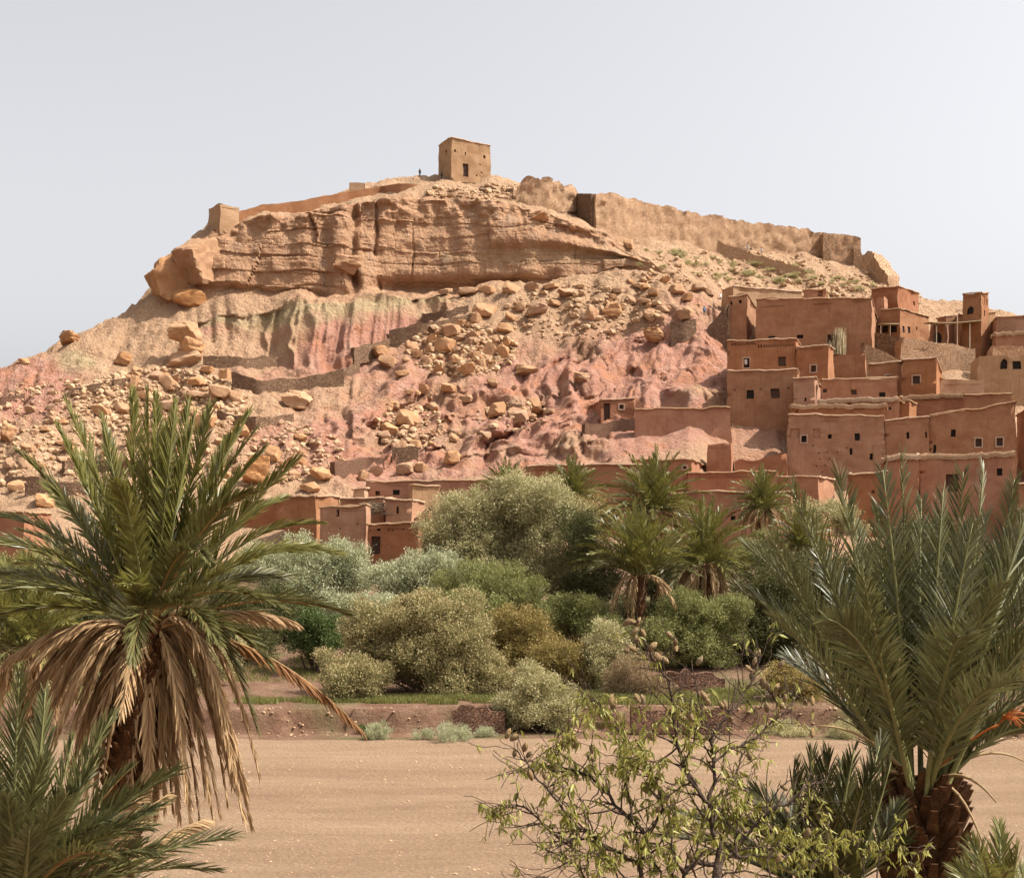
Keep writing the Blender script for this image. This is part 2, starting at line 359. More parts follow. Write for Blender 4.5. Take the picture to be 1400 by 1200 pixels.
def sheet(name, xs, ys, mat, label):
    X, Y = np.meshgrid(xs, ys, indexing='ij'); Z = ground_z(X.ravel(), Y.ravel())
    V = np.stack([X.ravel(), Y.ravel(), Z], 1); n = len(ys)
    a = (np.arange(len(xs) - 1)[:, None] * n + np.arange(n - 1)[None]).ravel()
    me = mesh_np(name, V, [np.stack([a, a + n, a + n + 1, a + 1], 1)], True, [mat])
    o = link(name, me); o['kind'] = 'structure'; o['label'] = label
    return o, V
def frange(a, b, s): return np.arange(a, b + s * .5, s)
rb = NT('dry_riverbed_sand'); co = rb.coord()
band = rb.noise(rb.coord((.06, .30, 1)), 1.0, 8, .74, .15)
c = rb.ramp(band, [(.30, (0.198, 0.120, 0.071)), (.45, (0.242, 0.155, 0.092)), (.55, (0.272, 0.178, 0.108)), (.70, (0.316, 0.216, 0.132))])
c = rb.mix(rb.fr(rb.noise(co, 5.5, 5, .75), .45, .7, 0, .5), c, (0.166, 0.105, 0.071))
c = rb.mix(rb.fr(rb.noise(rb.coord((.3, 1.2, 1)), 1.1, 5, .7), .56, .66, 0, .4), c, (0.185, 0.110, 0.068))
c = rb.mix(rb.fr(rb.voro(co, 4.0), .0, .12, .55, 0.), c, (0.439, 0.356, 0.264))
rb.color(c); rb.bump(rb.math('ADD', rb.noise(co, 7, 8, .8), rb.math('MULTIPLY', rb.voro(co, 5.), .5)), .9, .12); rb.b.inputs['Roughness'].default_value = 1
tb = NT('red_earth_terrace'); co = tb.coord()
c = tb.ramp(tb.noise(co, .5, 6, .65), [(.3, (0.143, 0.074, 0.045)), (.5, (0.197, 0.111, 0.069)), (.7, (0.257, 0.163, 0.101))])
c = tb.mix(tb.fr(tb.noise(tb.coord((1, 1, 2.5)), 2.2, 6, .7), .48, .66, 0, .55), c, (0.106, 0.053, 0.032))
c = tb.mix(tb.fr(tb.noise(co, .16, 4, .6), .5, .62, 0, .75), c, (0.106, 0.100, 0.039))
tb.color(c); tb.bump(tb.noise(co, 3., 8, .75), 1., .25); tb.b.inputs['Roughness'].default_value = 1
fx = np.concatenate([[-1500, -700, -300, -140], frange(-90, 90, .45), [140, 300, 700, 1500]])
sheet('riverbed', fx, np.concatenate([frange(38, 77, .6)]), rb.m, 'flat pale sandy riverbed, dry and crossed by faint tracks')
sheet('riverbank', fx, np.concatenate([frange(77, 86, .16), frange(86.5, 152, 1.3), [158, 175]]), tb.m, 'red earth terrace edge above the dry riverbed')
sheet('ground', np.concatenate([[-1500, -500, -100, -40], frange(-25, 25, .5), [40, 100, 500, 1500]]), np.concatenate([[-400, -60], frange(-10, 38, .6)]), rb.m, 'sandy near slope dropping to the riverbed')
# the plain behind the hill, out to the horizon
gb = Geo(); gb.add([(-9000, 175, 6), (9000, 175, 6), (9000, 14000, 6), (-9000, 14000, 6)], [(0, 1, 2, 3)])
o = link('plain', gb.mesh('plain', mats=[tb.m])); o['kind'] = 'structure'; o['label'] = 'flat desert plain behind the hill'
# ------------------------------------------------------------------ rock, stone and mud materials
def rock_mat(name, cols_, sc=1.0):
    t = NT(name); co = t.coord(obj=True)
    oi = t.n('ShaderNodeObjectInfo')
    m = t.n('ShaderNodeVectorMath', operation='ADD'); t.l(co, m.inputs[0]); t.l(oi.outputs['Location'], m.inputs[1])
    c = t.ramp(t.noise(m.outputs[0], .9 * sc, 6, .65), [(.3, cols_[0]), (.5, cols_[1]), (.72, cols_[2])])
    c = t.mix(t.fr(t.noise(m.outputs[0], 3.2 * sc, 5, .7), .5, .66, 0, .6), c, cols_[0])
    h = t.n('ShaderNodeHueSaturation'); t.l(c, h.inputs['Color']); t.l(t.fr(oi.outputs['Random'], 0, 1, .80, 1.06), h.inputs['Value']); t.l(t.fr(oi.outputs['Random'], 0, 1, .98, 1.15), h.inputs['Saturation'])
    t.color(h.outputs[0]); t.bump(t.noise(m.outputs[0], 2.4 * sc, 8, .7), .8, .25); t.b.inputs['Roughness'].default_value = 1
    return t.m
M_ROCK = rock_mat('tan_sandstone', [(0.312, 0.175, 0.099), (0.426, 0.258, 0.154), (0.492, 0.321, 0.199)])
M_ROCKD = rock_mat('brown_sandstone', [(0.292, 0.153, 0.078), (0.390, 0.216, 0.117), (0.448, 0.277, 0.157)])
M_RUB = NT('rubble_stone'); M_RUB.color(M_RUB.ramp(M_RUB.noise(M_RUB.coord(), 1.5, 3), [(.3, (0.344, 0.216, 0.125)), (.5, (0.438, 0.288, 0.170)), (.7, (0.502, 0.349, 0.220))])); M_RUB = M_RUB.m
def stone_mat(name, cols_, sc):
    t = NT(name); co = t.coord(obj=True)
    n2 = t.n('ShaderNodeVectorMath', operation='ADD'); t.l(co, n2.inputs[0])
    nz = t.n('ShaderNodeTexNoise'); t.l(co, nz.inputs['Vector']); nz.inputs['Scale'].default_value = 1.5
    sc_ = t.n('ShaderNodeVectorMath', operation='SCALE'); t.l(nz.outputs['Color'], sc_.inputs[0]); sc_.inputs['Scale'].default_value = .35; t.l(sc_.outputs[0], n2.inputs[1])
    mp = t.n('ShaderNodeMapping'); mp.inputs['Scale'].default_value = (1, 1, 1.7); t.l(n2.outputs[0], mp.inputs[0])
    vc = t.voro(mp.outputs[0], sc, 'F1', 'Color'); vd = t.voro(mp.outputs[0], sc, 'DISTANCE_TO_EDGE')
    sp = t.n('ShaderNodeSeparateColor'); t.l(vc, sp.inputs[0])
    c = t.ramp(sp.outputs[0], [(0, cols_[0]), (.5, cols_[1]), (1, cols_[2])])
    c = t.mix(t.fr(vd, 0, .09, .45, 0), c, tuple(x * .6 for x in cols_[0]))
    c = t.mix(t.fr(t.noise(co, .35, 4), .4, .65, 0, .5), c, cols_[1])
    t.color(c); t.bump(t.fr(vd, 0, .16), 1., .22); t.b.inputs['Roughness'].default_value = 1
    return t.m
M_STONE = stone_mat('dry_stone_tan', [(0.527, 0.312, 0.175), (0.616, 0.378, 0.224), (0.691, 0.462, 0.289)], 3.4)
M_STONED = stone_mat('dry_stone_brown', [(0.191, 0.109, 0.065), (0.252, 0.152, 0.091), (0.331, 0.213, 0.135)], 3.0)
M_STONER = stone_mat('red_dry_stone', [(.19, .10, .062), (.24, .13, .082), (.30, .175, .112)], 5.0)
def mud_mat(name, base, dark, lite):
    t = NT(name); co = t.coord(); oi = t.n('ShaderNodeObjectInfo')
    c = t.ramp(t.noise(co, .45, 6, .65, .4), [(.28, dark), (.5, base), (.75, lite)])
    c = t.mix(t.fr(t.noise(t.coord((.3, .3, 3.2)), .8, 5, .65), .52, .78, 0, .28), c, dark)
    c = t.mix(t.fr(t.noise(t.coord((2.4, 2.4, .14)), 1., 4, .6), .54, .68, 0, .6), c, dark)
    c = t.mix(t.fr(t.noise(co, 7., 4, .8), .55, .75, 0, .6), c, lite)
    c = t.mix(t.fr(t.noise(t.coord((1, 1, 1.6)), .22, 3, .7, 1.2), .55, .62, 0, .35), c, lite); h = t.n('ShaderNodeHueSaturation'); t.l(c, h.inputs['Color']); t.l(t.fr(oi.outputs['Random'], 0, 1, .86, 1.12), h.inputs['Value']); t.l(t.fr(oi.outputs['Random'], 0, 1, 1.1, .92), h.inputs['Saturation'])
    t.color(h.outputs[0]); t.bump(t.math('ADD', t.noise(co, 3.2, 8, .72), t.math('MULTIPLY', t.noise(t.coord((.4, .4, 2.)), 1.2, 3), .35)), .6, .12); t.b.inputs['Roughness'].default_value = 1
    return t.m
M_MUD = {
 'brown': mud_mat('brown_rammed_earth', (0.320, 0.164, 0.092), (0.249, 0.120, 0.065), (0.393, 0.222, 0.134)),
 'orange': mud_mat('orange_rammed_earth', (0.326, 0.155, 0.083), (0.261, 0.117, 0.061), (0.392, 0.213, 0.122)),
 'red': mud_mat('red_rammed_earth', (0.303, 0.139, 0.078), (0.233, 0.100, 0.055), (0.369, 0.189, 0.112)),
 'tan': mud_mat('tan_rammed_earth', (0.390, 0.244, 0.143), (0.292, 0.173, 0.096), (0.468, 0.316, 0.198)),
 'stone': M_STONE, 'stoned': M_STONED, 'stoner': M_STONER,
}
M_COPE = mud_mat('straw_and_mud_coping', (0.365, 0.235, 0.144), (0.270, 0.161, 0.096), (0.452, 0.313, 0.204))
def flat_mat(name, c, rough=.7, spec=.2):
    t = NT(name); co = t.coord(obj=True); t.color(t.mix(t.fr(t.noise(co, 6, 4), .35, .7), c, tuple(x * .7 for x in c))); t.b.inputs['Roughness'].default_value = rough; t.b.inputs['Specular IOR Level'].default_value = spec
    return t.m
M_DARK = flat_mat('dark_window_wood', (.030, .022, .018)); M_PANE = flat_mat('brown_shutter_wood', (.11, .065, .045)); M_BLUE = flat_mat('blue_shutter_paint', (.13, .22, .34))
M_DOOR = flat_mat('dark_door_planks', (.085, .042, .028)); M_PALEF = flat_mat('pale_plaster_frame', (.47, .32, .225)); M_WHITE = flat_mat('white_cloth', (.7, .68, .66)); M_POLE = flat_mat('weathered_pole', (.24, .17, .11)); M_REED = flat_mat('dry_reed_thatch', (.42, .33, .19))

# ------------------------------------------------------------------ boulders
ico = {}
for lv in (1, 2, 3, 4):
    b = bmesh.new(); bmesh.ops.create_icosphere(b, subdivisions=lv, radius=1); b.verts.ensure_lookup_table()
    ico[lv] = (np.array([v.co for v in b.verts]), np.array([[v.index for v in f.verts] for f in b.faces])); b.free()
def rock_shape(seed, lv=3, planes=10, rough=.025, flat=1.0):
    r = np.random.default_rng(seed); D, T = ico[lv]
    n = r.normal(size=(planes, 3)); n[:6] = np.array([(1, 0, 0), (-1, 0, 0), (0, 1, 0), (0, -1, 0), (0, 0, 1), (0, 0, -1)]) + r.normal(size=(6, 3)) * .22
    n /= np.linalg.norm(n, axis=1)[:, None]; h = r.uniform(.52, .98, planes)
    dd = D @ n.T
    rr = np.where(dd > .05, h[None] / np.maximum(dd, .05), 9).min(1)
    V = D * np.minimum(rr, 1.25)[:, None]
    V = V * (1 + rough * fbm(V * 2.2 + seed, 3, seed)[:, None] + rough * .5 * fbm(V * 6 + seed, 2, seed)[:, None])
    if lv == 4: V = V * (1 + .05 * np.tanh(4 * vnoise(np.stack([V[:, 0] * .6, V[:, 1] * .6, V[:, 2] * 5.5 + fbm(V * 1.5, 2, seed + 3)], 1), seed + 4)))[:, None]
    return V, T
ROCKS = [mesh_np('boulder', *(lambda s: (s[0], [s[1]]))(rock_shape(100 + i)), smooth=True, mats=[M_ROCK], sharp=24) for i in range(14)]
ROCKSD = [mesh_np('boulder', *(lambda s: (s[0], [s[1]]))(rock_shape(300 + i)), smooth=True, mats=[M_ROCKD], sharp=24) for i in range(4)]
def boulder(px_, py_, w, h, label, group=None, me=None, Y=None, sink=.14, name='boulder', rx=None):
    p = on_hill(px_, py_) if Y is None else at(px_, py_, Y)
    s = p[1] / F; hw, hh = w * s / 2 * 1.06, h * s / 2 * 1.1
    o = bpy.data.objects.new(name, me or ROCKS[RNG.integers(len(ROCKS))]); COL.objects.link(o)
    o.scale = (hw, max(hw, hh) * .9, hh); o.location = (p[0], p[1] + hw * .25, p[2] + hh * (1 - 2 * sink))
    o.rotation_euler = ((RNG.uniform(-.22, .22), RNG.uniform(-.22, .22), RNG.uniform(-.5, .5)) if rx is None else rx)
    return tag(o, label, 'boulder', group)
big = lambda seed, m, lv=4, rough=.13: mesh_np('boulder', *(lambda s: (s[0], [s[1]]))(rock_shape(seed, lv, 14, rough)), smooth=True, mats=[m], sharp=28)
boulder(226, 412, 74, 72, 'huge rounded brown outcrop block on the left shoulder of the cliff, against the sky', me=big(41, M_ROCKD), sink=.05, rx=(0.05, .55, .5))
boulder(272, 392, 62, 66, 'tall leaning slab wedged beside the huge brown outcrop block left of the cliff', me=big(43, M_ROCKD), sink=.03, rx=(-.05, -.5, .9))
boulder(256, 416, 52, 26, 'low brown block under the leaning slab left of the cliff', me=big(44, M_ROCKD, 3))
boulder(258, 487, 40, 33, 'tilted slab boulder supporting the balanced top boulder', me=big(45, M_ROCK), Y=224, rx=(0, .22, .2))
boulder(250, 463, 44, 33, 'tan cap boulder balanced on top of the tall boulder stack', me=big(46, M_ROCK), Y=224, rx=(0, .08, .1))
boulder(250, 512, 56, 36, 'broad boulder at the bottom of the tall boulder stack', me=big(47, M_ROCK), Y=224)
boulder(474, 372, 52, 28, 'rounded block lodged in the cliff cleft', me=big(48, M_ROCKD), rx=(0, .1, .1))
boulder(350, 662, 46, 42, 'large brown boulder right of the tall foreground palm fronds, lowest of the rockfall', me=big(49, M_ROCKD))
boulder(10, 607, 26, 38, 'tall tan boulder at the left edge of the photo', me=big(50, M_ROCK))
boulder(93, 470, 30, 19, 'flat boulder on the left skyline', me=big(51, M_ROCKD))
boulder(167, 499, 25, 22, 'lone brown boulder on the open slope left of the boulder stack', me=big(52, M_ROCKD))
boulder(407, 561, 46, 31, 'wide tan boulder below the curved dry stone wall', me=big(53, M_ROCK))
boulder(893, 468, 30, 19, 'flat tan boulder perched on the pink mounds, nearest to the village', me=big(54, M_ROCK))
boulder(889, 437, 23, 19, 'tilted square boulder just above the flat boulder on the pink mounds', me=big(55, M_ROCK), rx=(0, .5, .2))
boulder(837, 435, 24, 21, 'squat tan boulder on the ridge of the sandy spur above the pink mounds', me=big(56, M_ROCK))
boulder(794, 525, 28, 22, 'grey tan boulder half buried among the pink gullies', me=big(57, M_ROCK))
boulder(738, 304, 28, 14, 'square blocks at the lip of the cliff below the ruined turret', me=big(58, M_ROCK))
boulder(717, 518, 42, 22, 'broad cluster boulder at the head of the orange gullies', me=big(59, M_ROCK))
boulder(735, 432, 34, 18, 'flat grey boulder under the right end of the cliff', me=big(60, M_ROCK))
boulder(776, 407, 32, 15, 'low slab boulder directly under the cliff foot at its right end', me=big(61, M_ROCK))
mid = [(32,497,17,9),(183,531,16,22),(233,536,30,22),(267,528,26,14),(298,546,33,26),(322,554,21,20),(309,520,16,19),(166,565,27,16),(136,569,30,15),(267,546,26,13),(200,548,22,15),(214,520,22,14),(228,560,24,18),(258,572,24,17),(285,512,18,12),(196,575,20,15),(150,545,18,11)]
for m in mid: boulder(*m, 'tan boulder in the rockfall around the tall boulder stack', 'boulders around the tall stack')
mid = [(180,613,18,27),(283,585,31,25),(59,692,35,18),(309,639,21,22),(423,672,29,14),(439,659,33,19),(372,631,29,23),(328,597,27,18),(30,640,20,14),(95,618,22,14),(120,655,24,16),(225,620,22,14),(250,640,26,16),(210,665,26,18),(150,680,24,16),(400,640,24,15),(385,660,22,14),(455,645,18,12),(300,610,20,12),(20,670,24,15)]
for m in mid: boulder(*m, 'tan boulder on the lowest left slope, behind the tall palm', 'boulders low on the left slope')
mid = [(662,433,36,21),(712,425,15,16),(757,419,17,13),(651,441,14,17),(616,461,28,23),(611,482,31,28),(644,467,21,16),(668,492,23,22),(687,491,21,20),(638,514,29,23),(658,503,15,14),(533,503,28,21),(497,496,19,13),(522,489,25,18),(564,487,21,21),(590,470,20,14),(585,498,18,13),(600,510,18,12),(690,456,22,14),(675,470,18,13),(630,446,18,12),(700,440,16,11),(548,516,20,13),(625,497,20,14)]
for m in mid: boulder(*m, 'pale angular boulder in the rockfall in the middle of the slope below the cliff', 'boulders of the middle rockfall')
mid = [(574,542,33,19),(613,536,26,14),(557,579,33,23),(681,570,27,21),(706,578,33,23),(729,563,29,21),(532,593,28,15),(526,604,21,15),(556,647,26,21),(576,646,19,15),(497,656,16,16),(515,651,21,15),(619,633,23,19),(559,583,13,15),(590,560,18,12),(640,552,20,13),(470,640,20,13),(660,600,20,12),(540,560,20,12)]
for m in mid: boulder(*m, 'tan boulder on the lower middle slope above the low mud houses', 'boulders on the lower middle slope')
mid = [(810,435,19,20),(896,405,17,14),(875,396,23,10),(780,313,16,10),(860,341,17,15),(925,401,23,15),(940,413,17,16),(938,438,25,21),(955,398,20,12),(908,388,20,11),(970,405,20,12),(845,402,16,10)]
for m in mid: boulder(*m, 'tan block on the slope between the cliff and the village', 'blocks right of the cliff')
for m in [(640,402,29,13),(668,401,26,14),(700,399,31,13),(727,398,25,12),(610,403,20,9),(755,396,22,9)]: boulder(*m, 'fallen slab lying in a row along the foot of the cliff', 'slabs along the cliff foot')
for (cx, cy, rx_, ry_, n, lab, grp) in [(225,545,95,40,34,'small tan stone block in the rockfall around the tall boulder stack','small blocks around the tall stack'),(70,610,80,60,30,'small block on the far left slope','small blocks on the far left slope'),(620,480,75,40,26,'small angular block among the middle rockfall','small blocks of the middle rockfall'),(570,575,70,45,18,'small block above the low mud houses','small blocks above the low houses'),(350,625,80,40,18,'small block right of the tall palm crown','small blocks right of the tall palm'),(720,550,60,30,10,'small block among the orange gullies','small blocks in the orange gullies'),(900,410,70,28,14,'small block on the sandy spur right of the cliff','small blocks on the spur')]:
    for _ in range(n):
        r_, t_ = math.sqrt(RNG.random()), RNG.random() * 6.283
        w = RNG.uniform(7, 18); boulder(cx + rx_ * r_ * math.cos(t_), cy + ry_ * r_ * math.sin(t_), w, w * RNG.uniform(.5, .85), lab, grp)
# loose rubble nobody could count
g = Geo(); SH = [rock_shape(500 + i, 1, 10, .0) for i in range(6)]
def scatter(n, region, smin, smax):
    for _ in range(n):
        x_, y_ = region()
        p = on_hill(x_, y_); s = RNG.uniform(smin, smax) ; V, T = SH[RNG.integers(6)]
        a_ = RNG.random() * 6.28; R = np.array([[math.cos(a_), -math.sin(a_), 0], [math.sin(a_), math.cos(a_), 0], [0, 0, 1]])
        g.add((V * np.array([s, s, s * RNG.uniform(.5, .8)])) @ R.T + p + (0, 0, s * .1), None, T)
def ell(cx, cy, rx_, ry_):
    def f():
        r_, t_ = math.sqrt(RNG.random()), RNG.random() * 6.283; return cx + rx_ * r_ * math.cos(t_), cy + ry_ * r_ * math.sin(t_)
    return f
for n, e in ((1300, ell(220, 550, 120, 45)), (700, ell(70, 600, 130, 80)), (900, ell(630, 480, 75, 35)), (250, ell(560, 585, 50, 30)), (300, ell(800, 430, 110, 40)), (400, ell(350, 620, 120, 45)), (300, ell(1000, 370, 140, 28)), (300, ell(700, 265, 120, 10)), (300, ell(1180, 400, 100, 25)), (60, ell(700, 570, 50, 20))):
    scatter(n, e, .16, .46); scatter(n // 5, e, .42, .95)
o = link('rubble', g.mesh('rubble', smooth=False, mats=[M_RUB])); o['kind'] = 'stuff'; o['label'] = 'loose stones strewn over the slope'; o['category'] = 'rubble'

# ------------------------------------------------------------------ walls that follow the slope
def run_wall(pts, mat, label, thick=.7, rough=.22, step=.55, name='stone_wall', Y=None, group=None, cat='wall', down=1.2, worn=.12):
    B, H = [], []
    for i, (x_, yt, yb) in enumerate(pts):
        p = on_hill(x_, yb)
        if Y is not None: p = at(x_, yb, Y[i] if isinstance(Y, (list, tuple)) else Y)
        B.append(p); H.append((yb - yt) * p[1] / F)
    B = np.array(B); H = np.array(H); L = np.concatenate([[0], np.cumsum(np.linalg.norm(np.diff(B[:, :2], axis=0), axis=1))])
    n = max(int(L[-1] / step), 2); s = np.linspace(0, L[-1], n + 1)
    C = np.stack([np.interp(s, L, B[:, k]) for k in range(3)], 1); h = np.interp(s, L, H)
    T = np.gradient(C[:, :2], axis=0); T /= np.linalg.norm(T, axis=1)[:, None] + 1e-9
    N = np.stack([T[:, 1], -T[:, 0]], 1); N *= np.where((N * C[:, :2]).sum(1) > 0, -1, 1)[:, None]     # towards the camera
    o0 = C[n // 2].copy()
    rows = max(int(h.max() / .5), 3); V = []
    zs = np.linspace(0, 1, rows + 1)
    top = rough * (fbm(C * 1.1, 3, 5) + .6 * np.round(vnoise(C * .45, 6) * 1.4))
    prof = [(thick / 2 + .06, z) for z in zs] + [(-thick / 2, 1.0), (-thick / 2 - .1, -.0)]
    for off, z in prof:
        zz = C[:, 2] - down + z * (h + down + top)
        V.append(np.concatenate([C[:, :2] + N * (off - .1 * z), zz[:, None]], 1))
    V = np.stack(V, 1); m = V.shape[1]
    V = V + (fbm(V.reshape(-1, 3) * 1.4, 2, 8).reshape(V.shape[:2]) * worn)[..., None] * np.concatenate([N, N[:, :1] * 0], 1)[:, None]
    a = (np.arange(n)[:, None] * m + np.arange(m - 1)[None]).ravel()
    Q = np.stack([a, a + m, a + m + 1, a + 1], 1)
    ends = [tuple(range(m)), tuple(range(n * m, n * m + m))[::-1]]
    me = mesh_np(name, V.reshape(-1, 3) - o0, [Q, [ends[0]], [ends[1]]], True, [mat], sharp=50)
    return tag(link(name, me, loc=o0), label, cat, group)
run_wall([(318,510,531),(355,520,538),(405,518,537),(470,507,526)], M_STONED, 'curved brown dry stone wall across the dip left of the pink badland')
run_wall([(278,488,500),(330,489,500),(378,488,499)], M_STONED, 'low dry stone wall behind the tall boulder stack')
run_wall([(298,563,574),(350,573,586),(400,565,575)], M_STONED, 'dry stone wall just above the upright palm fronds')
run_wall([(482,476,489),(507,473,486),(533,464,473)], M_STONED, 'short stepped dry stone wall at the foot of the pink badland')
run_wall([(450,512,524),(468,505,517),(490,497,508)], M_STONED, 'short dry stone wall at the right end of the curved wall')
run_wall([(532,453,469),(575,443,459),(640,432,442)], M_STONED, 'long dry stone wall climbing towards the cliff foot')
run_wall([(578,430,440),(610,425,434),(640,419,426)], M_STONED, 'upper dry stone wall right of the pink badland')
run_wall([(93,533,542),(140,524,532)], M_STONED, 'low dry stone wall on the left slope'); run_wall([(155,520,530),(180,517,526)], M_STONED, 'tiny dry stone wall left of the tall boulder stack')
run_wall([(-60,560,572),(0,545,554),(33,538,548)], M_STONER, 'reddish dry stone wall at the left edge of the photo')
run_wall([(87,631,650),(130,630,647),(190,631,649)], M_STONED, 'broad retaining wall behind the left palm fronds'); run_wall([(35,660,678),(85,660,677),(135,657,669)], M_STONED, 'lower retaining wall left of the palm fronds'); run_wall([(8,652,663),(55,653,663)], M_STONED, 'thin retaining wall at the far left above the trees')
run_wall([(455,633,649),(500,626,641),(525,628,637)], M_STONER, 'red stone terrace wall above the low mud houses'); run_wall([(536,613,627),(572,613,629)], M_STONED, 'small dark square stone wall above the low mud houses')
run_wall([(917,442,471),(935,441,466),(950,438,454)], M_STONED, 'dark stone wall filling the cleft above the pink mounds', thick=1.2)
run_wall([(916,315,325),(950,322,335),(979,327,339)], M_STONE, 'left half of the stone parapet along the climbing path'); run_wall([(979,333,345),(1040,352,363),(1080,363,373),(1100,373,381)], M_STONE, 'right half of the stone parapet along the climbing path')
run_wall([(798,581,592),(835,577,590),(868,574,588)], M_STONER, 'red rubble terrace wall under the small hut')
run_wall([(-200,590,602),(-120,575,588),(-90,566,580)], M_STONED, 'dry stone wall beyond the left edge')
TAN = M_MUD['tan']
run_wall([(326,290,306),(358,281,294),(400,277,291),(440,269,287),(480,262,279),(522,256,272)], M_MUD['brown'], 'long tan mud rampart rising along the left cliff top', 1.2, .10, name='rampart', down=2.5, cat='rampart', Y=[247,249,251,253,255,257])
run_wall([(478,251,262),(500,252,262)], TAN, 'small pale block of wall above the left rampart', 1.5, .05, name='rampart', cat='rampart', Y=262)
run_wall([(522,256,273),(546,252,271),(567,253,270),(589,259,272)], M_MUD['brown'], 'brown curved rampart piece on the hilltop left of the tower', 1.2, .08, name='rampart', cat='rampart', down=2., Y=[257,254,254,257])
run_wall([(589,259,273),(640,260,273),(702,259,270)], M_STONED, 'straight stone rampart under the hilltop tower', 1.2, .12, name='rampart', cat='rampart', down=2., Y=[257,257,255])
run_wall([(702,262,284),(711,254,283),(716,246,282),(742,244,279),(746,252,279),(770,257,278),(780,266,282)], M_STONE, 'ruined stone turret with a broken top right of the hilltop tower', 4.5, .8, .4, worn=.5, name='ruined_turret', cat='ruin', down=2., Y=[253,253,253,253.5,254,256,258])
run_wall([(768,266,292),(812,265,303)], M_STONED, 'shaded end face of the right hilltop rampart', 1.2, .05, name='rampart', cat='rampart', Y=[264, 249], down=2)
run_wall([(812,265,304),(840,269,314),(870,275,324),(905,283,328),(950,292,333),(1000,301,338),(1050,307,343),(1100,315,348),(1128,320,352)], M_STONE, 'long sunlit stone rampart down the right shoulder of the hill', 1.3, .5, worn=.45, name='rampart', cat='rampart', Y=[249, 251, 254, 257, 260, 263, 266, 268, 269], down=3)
run_wall([(1124,319,353),(1150,321,358),(1175,329,364)], M_STONE, 'tan squared end block of the long right rampart', 2.2, .4, worn=.4, name='rampart', cat='rampart', Y=[267, 267, 267], down=3)
run_wall([(1168,342,370),(1190,349,375),(1201,353,382),(1211,361,388),(1221,378,396)], M_STONE, 'crumbled rampart stump on the right skyline', 2.5, .9, .4, worn=.5, name='ruined_rampart', cat='ruin', Y=[266, 265, 264, 262, 260], down=3)
